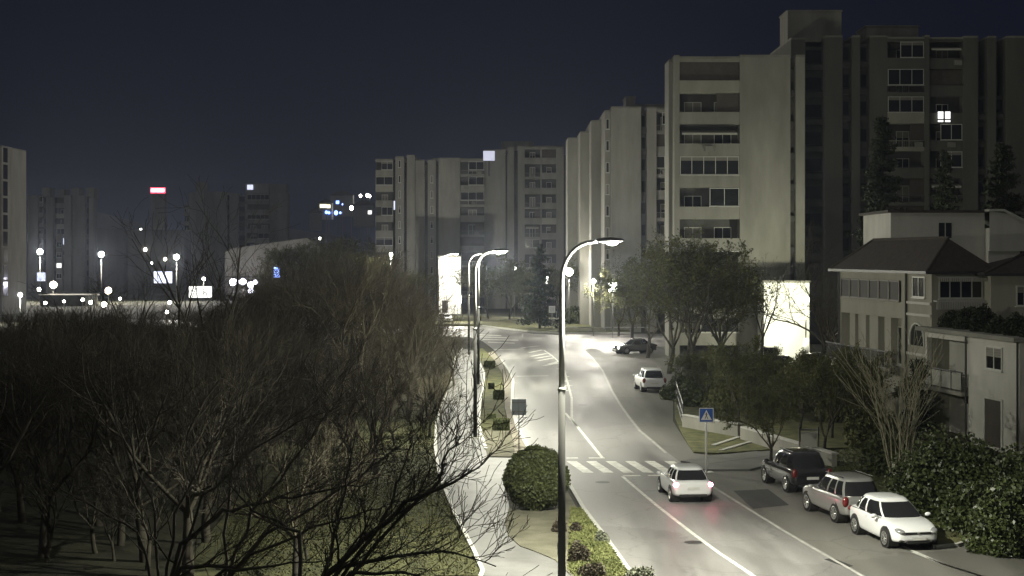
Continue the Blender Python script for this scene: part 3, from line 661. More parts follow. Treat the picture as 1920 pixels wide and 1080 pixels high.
g = G(973,857); Yb = F*10/(857-HV); t = thing('traffic_sign', 'grey backed square traffic sign seen from behind on the left verge', 'road sign', (*g, .1))
zc = Z(767, Yb); sign_post(t, zc+.35)
soften(MB().box(-.36, .36, -.02, .0, zc-.4, zc+.4).build('plate', m_sgrey, t), .01)
MB().box(-.35, .35, -.045, -.022, zc+.2, zc+.25).box(-.35, .35, -.045, -.022, zc-.25, zc-.2).build('bracket', m_metal, t)
g = G(1035,623); Yb = g[1]; t = thing('traffic_sign', 'small white square sign on a thin pole at the far junction kerb', 'road sign', (*g, .2))
zc = Z(583, Yb); sign_post(t, zc+.3, .05)
MB().box(-.42, .42, -.06, -.02, zc-.45, zc+.45).build('plate', m_swhite, t); MB().poly([(-.3,-.064,zc-.3),(.3,-.064,zc-.3),(.3,-.064,zc+.3),(-.3,-.064,zc+.3)]).build('face', M('pale sign face', (.6,.62,.62), .5, .05), t)
g = G(1292,728); t = thing('marker_post', 'short pale post behind the fence on the side road', 'post', (*g, 0))
MB().tube([(0,0,0),(0,0,1.05)], .05, 8).build('pole', m_white, t); MB().ball((0,0,1.08), .07).build('cap', m_swhite, t, True)
# ------------------------------------------------------------------ cars
def m_paintcar(name, col, rough=.28, metal=0.): return M(name, col, rough, .04, .6, spec=.5, metal=metal, coat=.6)
def loft(stations, prof, name, m, parent, sub=1):
    """stations: (x, w, zb, zt); prof(w,zb,zt) -> half section from bottom centre to top centre"""
    b = MB(); rings = []
    for (x, w_, zb, zt) in stations:
        h = prof(w_, zb, zt); ring = [(x, y, z) for y, z in h]+[(x, -y, z) for y, z in h[-2:0:-1]]
        rings.append(ring)
    k = len(rings[0])
    for r_ in rings: b.v += r_
    for i in range(len(rings)-1):
        for j in range(k):
            j2 = (j+1) % k; b.f.append((i*k+j, i*k+j2, (i+1)*k+j2, (i+1)*k+j))
    b.f.append(tuple(range(k))[::-1]); b.f.append(tuple((len(rings)-1)*k+j for j in range(k)))
    o = b.build(name, m, parent, True)
    if sub: s = o.modifiers.new('sub', 'SUBSURF'); s.levels = sub; s.render_levels = sub
    return o
def body_prof(w_, zb, zt):
    h = zt-zb
    return [(0,zb),(w_*.84,zb),(w_*.955,zb+.07*h+.02),(w_*.99,zb+.3*h),(w_,zb+.62*h),(w_*.965,zb+.9*h),(w_*.87,zt),(w_*.5,zt+.025),(0,zt+.035)]
def car(loc, head, name, label, paint, kind='hatch', group=None, lit=False, plain=False):
    t = thing(name, label, 'car', (loc[0], loc[1], .02), R(head), group)
    if kind == 'suv':
        st = [(-2.2,.70,.42,.86),(-2.12,.83,.34,1.0),(-1.7,.89,.30,1.08),(-.8,.91,.27,1.07),(0,.91,.27,1.06),(.9,.905,.28,1.05),(1.4,.89,.30,1.02),(1.85,.84,.32,.92),(2.1,.74,.36,.8),(2.18,.6,.42,.66)]
        g = dict(xb=(-2.06, 1.02), xt=(-1.72, .28), zb=1.05, zt=1.62, wb=.83, wt=.64); wb = 1.32; rw = .36
    elif kind == 'sedan':
        st = [(-2.25,.66,.45,.78),(-2.15,.8,.33,.92),(-1.8,.86,.26,.98),(-1.1,.885,.22,.97),(0,.89,.2,.94),(.8,.88,.2,.92),(1.35,.87,.22,.88),(1.8,.82,.24,.78),(2.12,.74,.28,.66),(2.22,.6,.36,.54)]
        g = dict(xb=(-1.75, 1.0), xt=(-1.05, .2), zb=.94, zt=1.42, wb=.8, wt=.58); wb = 1.34; rw = .32
    else:
        st = [(-2.08,.68,.44,.84),(-2.02,.8,.34,.95),(-1.7,.86,.26,1.0),(-.9,.885,.22,.99),(0,.89,.2,.96),(.8,.885,.2,.93),(1.3,.87,.22,.89),(1.72,.82,.23,.8),(2.0,.73,.26,.67),(2.09,.58,.34,.54)]
        g = dict(xb=(-1.98, 1.08), xt=(-1.38, .15), zb=.95, zt=1.43, wb=.81, wt=.58); wb = 1.3; rw = .33
    if kind == 'hatch': st = [(a, b_, c, d) for a, b_, c, d in st]
    # cut wheel openings optically: dark liners sit in the flanks
    loft(st, body_prof, 'body', paint, t, 2)
    xb0, xb1 = g['xb']; xt0, xt1 = g['xt']; zb, zt, wbb, wt = g['zb']-.05, g['zt'], g['wb'], g['wt']
    fr_ = [1, .93, .80, .74, .40, .05, -.05, -.50, -.56, -.80, -.86, -.95, -1]       # x / half length along a side
    def phi(f): return math.acos(math.copysign(f*f, f))
    ph = [0, .25, .45] + [phi(f) for f in (.86, .80, .55, .05, -.05, -.45, -.52, -.80, -.87)] + [math.pi-.45, math.pi-.25, math.pi]
    ph = sorted(ph); full = ph + [2*math.pi-p for p in ph[-2:0:-1]]; K = len(full); NP = len(ph)
    lev = [(0, 0), (.08, .08), (.35, .36), (.65, .66), (.88, .885), (.95, .955), (1, 1)]
    rows = []
    def srow(s_, zf, shr=1., zadd=0):
        a0, a1 = xb0+(xt0-xb0)*s_, xb1+(xt1-xb1)*s_; cx, ax = (a0+a1)/2, (a1-a0)/2*shr
        by = (wbb+(wt-wbb)*s_+.05*math.sin(math.pi*s_))*shr; z_ = zb+(zt-zb)*zf+zadd
        out = []
        for p in full:
            c_, q_ = math.cos(p), math.sin(p)
            out.append((cx+ax*math.copysign(abs(c_)**.5, c_), by*math.copysign(abs(q_)**.5, q_), z_))
        return out
    for s_, zf in lev: rows.append(srow(s_, zf))
    rows += [srow(1, 1, .97, .022), srow(1, 1, .86, .048), srow(1, 1, .6, .07), srow(1, 1, .25, .08)]
    def zone(j):                        # which pane a column belongs to
        p = (full[j]+full[(j+1) % K]+(2*math.pi if j == K-1 else 0))/2
        if p > math.pi: p = 2*math.pi-p
        x_ = math.copysign(abs(math.cos(p))**.5, math.cos(p))
        if p < phi(.86): return 'windshield'
        if p > phi(-.87): return 'rear_window'
        if p < phi(.80) or p > phi(-.80) or phi(.05) < p < phi(-.05) or phi(-.45) < p < phi(-.52): return None
        return 'side_window'
    parts = {}
    for i in range(len(rows)-1):
        for j in range(K):
            zn = zone(j) if 1 <= i <= 3 else None
            if zn == 'side_window': zn = ('side_window', full[j] < math.pi)
            elif zn: zn = (zn, 0)
            else: zn = ('roof', 0)
            parts.setdefault(zn, []).append((i, j))
    for (nm, sd), fs in parts.items():
        me_ = MB(); idx = {}
        for i, j in fs:
            q = []
            for a_, c_ in ((i, j), (i, (j+1) % K), (i+1, (j+1) % K), (i+1, j)):
                if (a_, c_) not in idx: idx[(a_, c_)] = len(me_.v); me_.v.append(rows[a_][c_])
                q.append(idx[(a_, c_)])
            me_.f.append(tuple(q))
        if nm == 'roof': me_.f.append(tuple(idx[(len(rows)-1, c_)] for c_ in range(K)))
        me_.build(nm, paint if nm == 'roof' else m_cglass, t, True)
    for s_ in (1, -1):                  # window trim line
        MB().tube([(xb0+.12, s_*(wbb+.012), zb+.085*(zt-zb)), (xb1-.25, s_*(wbb+.012), zb+.085*(zt-zb))], .012, 5).build('window_trim', m_plastic, t)
    # wheels
    for sx in (wb, -wb):
        for s_ in (1, -1):
            b = MB(); y0, y1 = s_*.70, s_*.895
            MB().tube([(sx, s_*.5, rw+.02), (sx, s_*.886, rw+.02)], rw+.055, 28).build('wheel_arch', m_plastic, t)
            wq = MB().tube([(sx, y0, rw), (sx, y1-s_*.03, rw), (sx, y1, rw)], [rw, rw, rw*.95], 24).build('wheel', m_tyre, t, True)
            b = MB().tube([(sx, y1-s_*.01, rw), (sx, y1+s_*.006, rw)], rw*.24, 12)
            for i in range(10):
                a = 2*math.pi*i/10; ca, sa = math.cos(a), math.sin(a)
                b.tube([(sx+ca*rw*.15, y1+s_*.004, rw+sa*rw*.15), (sx+ca*rw*.66, y1+s_*.004, rw+sa*rw*.66)], rw*.055, 5)
            for i in range(24):
                a, a2 = 2*math.pi*i/24, 2*math.pi*(i+1)/24
                b.tube([(sx+math.cos(a)*rw*.66, y1+s_*.002, rw+math.sin(a)*rw*.66), (sx+math.cos(a2)*rw*.66, y1+s_*.002, rw+math.sin(a2)*rw*.66)], rw*.05, 5, False)
            b.build('rim', m_rim, wq)
    fx = st[-1][0]; rx = st[0][0]; zf = st[-2][3]
    for s_ in (1, -1):
        o = MB().ball((0, 0, 0), .21, .15, .075, 14, 8).build('headlight', m_lampglass, t, True); o.location = (fx-.17, s_*.60, zf-.02); o.rotation_euler = (0, R(14), s_*R(-28))
        MB().ball((fx-.06, s_*.58, .33), .05, .11, .045, 12, 6).build('fog_lamp', m_plastic, t, True)
        MB().ball((rx+.10, s_*(.72 if kind != 'suv' else .76), st[1][3]-.13), .10, .13, .10 if kind != 'suv' else .2, 14, 8).build('taillight', e_tail if lit else m_red, t, True)
        o = MB().ball((g['xb'][1]-.42, s_*(wbb+.19), zb+.08), .08, .12, .075, 12, 8).build('mirror', paint, t, True)
    soften(MB().box(fx-.12, fx+.006, -.46, .46, zf-.12, zf-.045).build('grille', m_plastic, t), .02); MB().ball((fx+.01, 0, zf-.07), .012, .05, .05, 12, 6).build('badge', m_rim, t)
    soften(MB().box(fx-.12, fx+.012, -.42, .42, .24, .35).build('lower_intake', m_plastic, t), .03)
    MB().box(fx+.01, fx+.03, -.26, .26, .36, .46).build('number_plate', m_plate, t)
    MB().box(rx-.03, rx-.005, -.26, .26, .62, .73).build('number_plate', m_plate, t)
    soften(MB().box(rx-.01, rx+.12, -.6, .6, .3, .42).build('rear_bumper', m_plastic, t), .03)
    if kind == 'suv':
        MB().tube([(-1.5, .6, 1.7), (.1, .6, 1.7)], .022, 6).build('roof_rail', m_plastic, t); MB().tube([(-1.5, -.6, 1.7), (.1, -.6, 1.7)], .022, 6).build('roof_rail', m_plastic, t)
    for s_ in (1, -1):
        MB().box(-.38, -.2, s_*.893-.008, s_*.893+.008, .82, .85).box(.5, .68, s_*.893-.008, s_*.893+.008, .80, .83).build('door_handle', paint, t)
    return t
p_white = m_paintcar('white car paint', (.72, .73, .74)); p_silver = m_paintcar('silver car paint', (.36, .36, .35), .3, .5)
p_black = m_paintcar('black car paint', (.018, .018, .02), .15); p_grey = m_paintcar('grey car paint', (.12, .12, .125), .25, .3)
car((13.35, 54.2), -80, 'hatchback', 'white hatchback parked facing the camera at the front of the row', p_white, 'hatch', 'cars parked along the road')
car((12.62, 59.2), 101.5, 'crossover', 'silver boxy crossover parked between the white and the dark car, tail towards camera', p_silver, 'suv', 'cars parked along the road')
car((12.15, 66.6), 100, 'dark_car', 'black car parked under the trees, last of the three in the lay-by', p_black, 'suv', 'cars parked along the road')
mc = car((7.12, 63.9), 94.5, 'moving_car', 'white car with glowing red tail lamps driving away just past the zebra crossing', p_white, 'hatch', None, True)
mc.scale = (.94, .95, .93)
car((10.15, 114.2), 95, 'hatchback', 'white hatchback seen from behind on the side road in front of the fence', p_white, 'suv')
car((12.4, 157), 205, 'sedan', 'dark car turning in from the right at the far junction, partly behind trees', p_grey, 'sedan')
t = [c for c in COL.objects if c.get('label','').startswith('dark car turning')][0]
for s_ in (1, -1): MB().ball((2.14, s_*.6, .64), .1, .14, .09, 10, 6).build('headlight_beam_lens', e_lamp, t, True)
car((-9.6, 226), 95, 'sedan', 'pale car far away on the road left of the lamp posts', p_white, 'sedan')
cp = [(1352,712,60,p_white,'hatch'), (1381,722,75,p_silver,'hatch'), (1418,712,80,p_black,'sedan'), (1462,690,100,p_grey,'sedan'), (1478,716,20,p_grey,'sedan'), (1520,690,95,p_black,'suv'), (1525,712,15,p_silver,'sedan'), (1440,676,90,p_black,'suv')]
cl = ['white car half hidden at left end of the car park hedge', 'silver car with a bright rear corner behind the car park hedge', 'black low car in the middle of the car park', 'grey car in the back row below the glaring white wall', 'grey car standing sideways in the car park front row', 'black tall car under the lamp post in the car park', 'silver car sideways at the right end of the car park', 'black tall car in the back row left of the glaring wall']
for (u, v, hd, pm, kd), lb in zip(cp, cl):
    g = G(u, v+8); car(g, hd, 'parked_car', lb, pm, kd, 'cars in the car park behind the hedge')
# ------------------------------------------------------------------ vegetation
def np_mesh(name, V, Fq, m, smooth=False):
    me = bpy.data.meshes.new(name); nv, nf = len(V), len(Fq)
    me.vertices.add(nv); me.vertices.foreach_set('co', np.asarray(V, np.float32).ravel())
    me.loops.add(nf*4); me.loops.foreach_set('vertex_index', np.asarray(Fq, np.int32).ravel())
    me.polygons.add(nf); me.polygons.foreach_set('loop_start', np.arange(nf, dtype=np.int32)*4)
    me.update(calc_edges=True); set_mat(me, m)
    return me
def seg_mesh(name, segs, m, k=4):
    S = np.array(segs, np.float64); p0, p1, r0, r1 = S[:,0:3], S[:,3:6], S[:,6], S[:,7]
    d = p1-p0; d /= np.linalg.norm(d, axis=1)[:,None]+1e-9
    ref = np.where(np.abs(d[:,2:3]) < .9, np.array([[0,0,1.]]), np.array([[1.,0,0]]))
    a = np.cross(d, ref); a /= np.linalg.norm(a, axis=1)[:,None]+1e-9; b = np.cross(d, a)
    V = []
    for pp, rr in ((p0, r0), (p1, r1)):
        for j in range(k):
            t = 2*math.pi*j/k; V.append(pp+(a*math.cos(t)+b*math.sin(t))*rr[:,None])
    V = np.stack(V, 1).reshape(-1, 3); n = len(S); base = np.arange(n)[:,None]*2*k
    Fq = [np.concatenate([base+j, base+(j+1) % k, base+k+(j+1) % k, base+k+j], 1) for j in range(k)]
    return np_mesh(name, V, np.concatenate(Fq), m)
def leaf_mesh(name, C, size, m, rng, up=.3, asp=.6):
    n = len(C); s = size*(.6+.8*rng.random(n))
    a = rng.normal(size=(n,3)); a /= np.linalg.norm(a, axis=1)[:,None]; nrm = rng.normal(size=(n,3)); nrm[:,2] += up
    b = np.cross(a, nrm); b /= np.linalg.norm(b, axis=1)[:,None]+1e-9
    a = a*s[:,None]; b = b*s[:,None]*asp
    V = np.stack([C-a*.5, C+b*.5, C+a*.5, C-b*.5], 1).reshape(-1, 3)
    return np_mesh(name, V, np.arange(4*n).reshape(-1, 4), m)
def grow(segs, p, d, L, r, lev, rng, gnarl=.25, up=.12, nchild=(5, 5, 4), minr=.006, spread=.75):
    n = 6 if lev > 1 else 4; pts = [np.array(p, float)]; d = np.array(d, float); d /= np.linalg.norm(d); dirs = []
    for i in range(n):
        d = d+rng.normal(size=3)*gnarl*.5; d[2] += up*.5; d /= np.linalg.norm(d)
        pts.append(pts[-1]+d*L/n); dirs.append(d.copy())
    rt = max(minr, r*.45)
    for i in range(n):
        segs.append((*pts[i], *pts[i+1], r+(rt-r)*i/n, r+(rt-r)*(i+1)/n))
    if lev <= 0: return
    nc = nchild[min(lev, len(nchild)-1)]
    for c in range(nc):
        t = .3+.7*(c+rng.random())/nc; i = min(n-1, int(t*n)); q = pts[i]+(pts[i+1]-pts[i])*(t*n-i)
        ax = rng.normal(size=3); ax -= ax.dot(dirs[i])*dirs[i]; ax /= np.linalg.norm(ax)
        ang = spread*(.6+.6*rng.random()); nd = dirs[i]*math.cos(ang)+ax*math.sin(ang)
        grow(segs, q, nd, L*(.45+.3*rng.random())*(1.15-.4*t), max(minr, (r+(rt-r)*t)*.6), lev-1, rng, gnarl, up, nchild, minr, spread)
def bare_variant(seed, H=9, trunk_h=2.2, r=.16, lev=4, nch=(4, 5, 5, 5, 6), up=.14, spread=.7, minr=.009, leaves=0):
    rng = np.random.default_rng(seed); tr = []; br = []
    p = np.zeros(3); d = np.array([0, 0, 1.]); n = 5; pts = [p]
    for i in range(n):
        d = d+rng.normal(size=3)*.07; d[2] = 1; d /= np.linalg.norm(d); pts.append(pts[-1]+d*trunk_h/n)
    for i in range(n): tr.append((*pts[i], *pts[i+1], r*(1.25-.35*i/n), r*(1.25-.35*(i+1)/n)))
    k = 5
    for i in range(k):
        a = 2*math.pi*(i+.6*rng.random())/k; tilt = .25+.5*rng.random()
        grow(br, pts[-1]-[0,0,.3*rng.random()], (math.sin(tilt)*math.cos(a), math.sin(tilt)*math.sin(a), math.cos(tilt)), (H-trunk_h)*(.6+.2*rng.random()), r*.6, lev-1, rng, .3, up, nch, minr, spread)
    tw = None
    ends = np.array(br)[:,3:6]
    return tr, br, ends
VH = {}
def make_variant(name_c, seed, mt, mc, leafm=None, nleaf=0, lsize=.12, **kw):
    tr, br, ends = bare_variant(seed, **kw)
    me_t = seg_mesh('trunk', tr, mt, 8); me_c = seg_mesh('crown', br, mc, 3)
    me_l = None
    zz = np.array([r_[5] for r_ in br]); VH[me_c.name] = float(np.percentile(zz, 99))
    if leafm:
        rng = np.random.default_rng(seed+99); C = ends[rng.integers(0, len(ends), nleaf)]+rng.normal(size=(nleaf,3))*.12
        me_l = leaf_mesh('leaves', C, lsize, leafm, rng)
    return me_t, me_c, me_l
def put_tree(var, u, Yv, scale, label, group, rz=None, name='bare_tree', cat='tree', z=0, x=None):
    xx = X(u, Yv) if x is None else x
    t = thing(name, label, cat, (xx, Yv, z), rnd.random()*6.28 if rz is None else rz, group)
    t.scale = (scale,)*3
    for nm, me_ in zip(('trunk', 'crown', 'foliage'), var):
        if me_: link(bpy.data.objects.new(nm, me_), t)
    return t
VB = [make_variant('bare', s, m_bark, m_twig, None, 0, .11, H=9, lev=4, minr=.0075, nch=(5, 5, 6, 5, 6)) for s in (1, 2, 3, 4)]
VD = [make_variant('bare', s, m_twigd, m_twigd, None, 0, .1, H=9, lev=4, minr=.007, nch=(5, 6, 6, 5, 6)) for s in (11, 12, 13)]
VS = [make_variant('sparse', s, m_bark, m_twigd, H=12, lev=4, nch=(3,4,4,4,4), trunk_h=3.5, r=.17) for s in (21, 22)]
VM = [make_variant('half', s, m_bark, m_twig, m_leafb, 5000, .17, H=9.5, lev=4, nch=(5,5,5,5,6), spread=.8, trunk_h=2.0) for s in (41, 42)]
VL = [make_variant('leafy', s, m_bark, m_twig, m_leafb, 13000, .18, H=9.5, lev=4, nch=(4,4,5,5,6), spread=.85, trunk_h=2.0) for s in (31, 32, 33)]
# wood left of the promenade: per-tree placement in the world, heights chosen so that the canopy line matches
G_L = 'bare trees of the dark wood left of the promenade'
ORD = ['leftmost', 'second', 'third', 'fourth', 'fifth', 'sixth', 'seventh', 'eighth', 'ninth', 'tenth', 'eleventh', 'twelfth', 'thirteenth', 'fourteenth', 'fifteenth', 'sixteenth']
def ordl(k, what): return (ORD[k] + (' from the left' if k else '') + ' of the ' + what)
rg = random.Random(5)
def hcan(u):        # canopy top row
    pts = [(-100, 575), (430, 572), (500, 520), (560, 470), (640, 455), (700, 470), (760, 500), (840, 545)]
    for (a, b_), (c, d) in zip(pts, pts[1:]):
        if a <= u <= c: return b_+(d-b_)*(u-a)/(c-a)
    return 575
spots = []
tries = 0
while len(spots) < 104 and tries < 9000:
    tries += 1
    Yt = 42+150*rg.random()**1.5; ut = -60+880*rg.random(); xt = X(ut, Yt)
    lim = -3.2-.028*(Yt-45) - (2.0 if Yt < 80 else .8)
    if xt > lim: continue
    if Yt < 47 or (ut > 400 and Yt < 50+30*min(1, (ut-400)/200)): continue
    if any((xt-a)**2+(Yt-b_)**2 < 4.5+Yt*.05 for a, b_, _ in spots): continue
    zt = Z(hcan(ut)+rg.uniform(0, 30), Yt)
    if zt < 3.2: continue
    spots.append((xt, Yt, min(zt, 11.5)))
for xt, Yt, s_ in spots:
    lit_side = xt > -11 and Yt > 70
    vv = (VB if lit_side else VD)[rg.randrange(4 if lit_side else 3)]  # trees away from the lamps get darker twigs, shade put into the colour
    put_tree(vv, 0, Yt, s_/VH[vv[1].name], 'bare twiggy tree of the wood, its crown lit by the promenade lamps' if lit_side else 'bare tree in the dark part of the wood left of the promenade', G_L, x=xt)
ub = [(-4.4,76),(-5.6,80),(-4.0,84),(-6.4,87),(-4.9,92),(-4.2,98),(-6.0,101),(-4.6,106),(-5.0,113),(-6.5,118),(-5.3,122),(-5.2,130),(-6.6,137),(-5.8,145),(-7.5,152),(-8.5,128),(-8,110),(-8,95),(-7.8,80),(-3.6,90),(-3.9,117),(-4.3,138)]
for i, (xx, yy) in enumerate(ub):
    put_tree(VB[i % 4], 0, yy, .3+.08*(i % 3), 'low brown undergrowth bush at the wood edge beside the promenade', 'undergrowth bushes at the wood edge', x=xx-.5, name='undergrowth_bush', cat='bush')
for i in range(76):
    yy = 47+75*rg.random()**1.3; uu = -40+(640 if yy < 62 else 760)*rg.random(); xx = X(uu, yy)
    if i > 45: yy = 66+30*rg.random(); xx = -5-9*rg.random()
    if xx > -4.5-.028*(yy-45): continue
    put_tree((VD if xx < -9 else VB)[i % 3], 0, yy, .3+.14*(i % 4), 'low bare thicket bush between the trunks of the dark wood', 'thicket bushes inside the dark wood', x=xx, name='thicket_bush', cat='bush')
put_tree(VS[0], 365, 80, 1.07, 'tall thin bare tree standing above the wood in front of the grey wide block', None)
put_tree(VS[1], 150, 95, .78, 'slender bare tree in front of the park lamps at left', None)
put_tree(VS[1], 240, 110, .80, 'slender bare tree between two of the star-like park lamps', None)
# right hand side
GR = 'trees around the car park'
for u, Yv, s_, lb, v_ in ((1215,150,1.0,'bushy tree behind the white hatchback on the side road',VM[0]), (1255,130,1.12,'tall dense tree beside the side road, its trunk rising right of the white hatchback',VM[1]),
        (1305,128,1.22,'big dense tree at the left end of the car park',VM[1]), (1342,132,1.2,'big dense tree in the middle of the row before the car park',VM[0]), (1290,140,1.25,'dense tree at the back of the row left of the glaring wall',VL[1]),
        (1352,138,.92,'dense tree just left of the thin lit tree',VM[1]), (1185,175,1.0,'bushy tree at the far junction corner right of the globe lamp',VL[2]), (1160,190,.8,'small bushy tree behind the far junction',VL[0])):
    put_tree(v_, u, Yv, s_, lb, GR, name='bushy_tree')
put_tree(VS[0], 1425, 138, .78, 'thin forked bare tree lit from behind by the glaring white wall', None)
put_tree(VB[1], 1540, 128, 1.2, 'bare tree right of the glaring wall lamp beside the villa', None)
put_tree(VB[2], 1562, 112, .95, 'bare tree at the left corner of the villa', None)
put_tree(VB[0], 1500, 165, 1.5, 'tall bare tree behind the glaring white annex', None)
for u, Yv, s_, lb, v_ in ((1445,72.5,.47,'small round tree on a thin trunk behind the dark parked car',VL[1]), (1385,92,.5,'low bushy tree over the white garden wall',VL[0]), (1330,100,.42,'low bushy tree at the left end of the garden wall',VL[2]),
        (1500,88,.48,'bushy tree over the garden gate',VL[2]), (1560,84,.5,'bushy tree between the gate and the bare shoots',VL[0]), (1440,98,.4,'bushy tree between the car park hedge and the dark parked car',VL[0]), (1610,86,.52,'bushy tree below the villa balcony',VL[1]), (1545,76,.5,'low bushy tree behind the silver crossover',VL[2])):
    put_tree(v_, u, Yv, s_, lb, 'low trees in the gardens on the right', name='bushy_tree')
# trees at the far junction
for u, Yv, s_, lb, v_ in ((955,232,1.0,'dark tree behind the lamp heads at the junction',VL[0]), (985,240,.9,'dark tree left of the conifer at the junction',VL[1]), (1095,225,1.0,'dark tree behind the lit bank right of the nearest lamp post',VL[2]), (1130,235,1.05,'dark tree left of the square lamp',VL[1]), (915,236,.9,'dark tree behind the promenade lamp posts',VL[2]), (1045,238,.8,'dark tree behind the white square sign',VL[0])):
    put_tree(v_, u, Yv, s_, lb, 'trees behind the junction', name='bushy_tree')
for u, Yv, s_, lb, v_ in ((610,300,1.3,'dark tree left of the far pale blocks',VL[0]), (660,310,1.5,'dark tree before the far pale blocks',VL[1]), (560,320,1.3,'dark tree right of the lit low building',VL[2]), (690,250,1.1,'dark tree at the foot of the pale ribbed block',VL[1]), (750,240,.8,'dark tree before the ribbed block near the glare',VL[2]), (520,330,.9,'dark tree on the right of the blue lights',VL[0]), (625,260,1.1,'dark tree beyond the wood',VL[2])):
    put_tree(v_, u, Yv, s_, lb, 'dark trees beyond the wood', name='bushy_tree')
# conifers
def conifer_mesh(seed, H, Rb, n=9000, ls=.35, m=None):
    rng = np.random.default_rng(seed); nb = int(H*9); C = []
    segs = [(0,0,0,0,0,H*.98,.16*H/10,.02)]
    for i in range(nb):
        h = H*(.1+.88*(i/nb)); L = Rb*(1-h/H)**.8*(.75+.5*rng.random())+.15; a = rng.random()*6.283; dr = -.25+.35*h/H
        e = np.array([math.cos(a)*L, math.sin(a)*L, h+dr*L]); s = np.array([0,0,h]); segs.append((*s, *e, .03, .01))
        k = max(4, int(n/nb*(.3+L/Rb)))
        tt = rng.random(k)**.7; P = s+(e-s)*tt[:,None]; P += rng.normal(size=(k,3))*np.array([.16,.16,.07])*(1+L*.25); C.append(P)
    C = np.concatenate(C); return seg_mesh('trunk', segs, m_bark, 5), leaf_mesh('foliage', C, ls, m or m_con, rng, 1.0, .35)
def conifer(u, Yv, H, Rb, label, seed, n=9000, ls=.35, z=0):
    t = thing('conifer', label, 'conifer', (X(u,Yv), Yv, z), 0)
    a, b_ = conifer_mesh(seed, H, Rb, n, ls); link(bpy.data.objects.new('trunk', a), t); link(bpy.data.objects.new('foliage', b_), t); return t
conifer(1012, 205, Z(455,205), 3.0, 'conifer with layered branches behind the white square sign', 1, 6000, .5)
conifer(1655, 132, Z(212,132), 3.6, 'tall narrow dark conifer before the dark high-rise, left of the gabled house', 2, 19000, .4)
conifer(1880, 135, Z(262,135), 4.0, 'tall dark conifer at the right picture edge behind the gabled house', 3, 19000, .4)
conifer(1772, 150, Z(275,150), 3.2, 'dim conifer between the two taller ones below the bright window', 5, 9000, .42)
conifer(1722, 84, 4.4, .75, 'slim dark cypress standing before the arched stair bay of the villa', 4, 6000, .2)
# shrubs
def blob_pts(rng, n, rx, ry, rz, lumps=9, shell=.55):
    c = rng.normal(size=(lumps,3)); c /= np.linalg.norm(c, axis=1)[:,None]; c *= (.35+.3*rng.random((lumps,1))); c[:,2] = np.abs(c[:,2])*.9
    d = rng.normal(size=(n,3)); d /= np.linalg.norm(d, axis=1)[:,None]; rad = shell+(1-shell)*rng.random((n,1))**.6
    P = c[rng.integers(0, lumps, n)]+d*rad*.5; P[:,2] = np.abs(P[:,2]); return P*np.array([rx, ry, rz])
def shrub(loc, rx, ry, rz, n, ls, m, label, name='shrub', cat='shrub', group=None, seed=1, z=0, lumps=9, inner=True):
    rng = np.random.default_rng(seed); t = thing(name, label, cat, (loc[0], loc[1], z), 0, group)
    link(bpy.data.objects.new('foliage', leaf_mesh('foliage', blob_pts(rng, n, rx, ry, rz, lumps), ls, m, rng)), t)
    segs = []
    for i in range(14):
        a = rng.random()*6.28; e = (math.cos(a)*rx*.6*rng.random(), math.sin(a)*ry*.6*rng.random(), rz*(.5+.4*rng.random())); segs.append((math.cos(a)*.1,math.sin(a)*.1,0,*e,.03,.01))
    link(bpy.data.objects.new('stems', seg_mesh('stems', segs, m_bark, 4)), t); return t
for i, (u, Yv, rx, rz, lb) in enumerate(((1745,59,1.5,3.6,'glossy leaved shrub right of the bare shoots, by the white hatchback'), (1800,58.5,1.9,4.0,'large glossy evergreen shrub before the garage door'), (1868,57.5,1.8,3.5,'dark glossy evergreen shrub at the right edge, before the pale house'), (1895,52,1.5,2.7,'nearest glossy leaved shrub at the lower right edge'), (1830,55.6,1.1,1.9,'low dark shrub between the large evergreens'), (1935,56,1.8,3.6,'evergreen shrub cut by the right picture edge'))):
    shrub((X(u,Yv), Yv), rx*1.15, rx, rz, 13000, .16, m_leafd, lb, 'evergreen_shrub', 'shrub', 'evergreen shrubs at the lower right', 40+i, lumps=14)
for i, (u, Yv, rx, rz, lb) in enumerate(((1330,102,2.6,2.3,'hedge bush rising over the white garden wall'), (1375,98,2.4,2.6,'hedge bush above the right end of the white wall'), (1420,112,3.5,3.0,'dark hedge bush before the car park, left part'), (1480,108,3.5,2.9,'dark hedge bush before the car park, right part'), (1290,107,1.8,2.0,'hedge bush behind the dark metal fence'), (1530,98,2.5,3.0,'hedge bush before the villa foot'), (1345,118,3.2,2.6,'hedge bush at the left end of the car park'), (1590,92,2.4,2.7,'hedge bush left of the bare shoots'), (1655,70,1.6,2.2,'leafy bush at the foot of the bare shoots'), (1640,80,2,2.6,'leafy bush behind the bare shoots'))):
    shrub((X(u,Yv), Yv), rx, 1.6, rz, 9000, .2, m_leaf if i % 2 == 0 else m_leafb, lb, 'hedge_bush', 'bush', 'hedge bushes on the right', 60+i)
for i, (u, Yv, rx, rz) in enumerate(((1075,219,3.2,2.9), (1100,221,3.5,3.4), (1128,219,3.0,2.6))):
    shrub((X(u,Yv), Yv), rx*.8, 1.5, rz*.85, 3500, .34, m_leaf, ['low bush on the bank just right of the nearest lamp post', 'rounded bush lit by the lamps on the bank', 'bush at the right end of the bank by the square lamp'][i], 'bank_bush', 'bush', 'bushes on the lit bank', 80+i, z=.3)
# terrace plants
for i in range(6):
    p = f2.at(1750+i*32); shrub((p[0]+.9, p[1]+.1), .8, .8, 1.0+.3*(i % 3), 2500, .16, m_con, ordl(i, 'dark potted plants on the roof terrace'), 'terrace_plant', 'plant', 'plants along the terrace edge', 90+i, z=zT+.22)
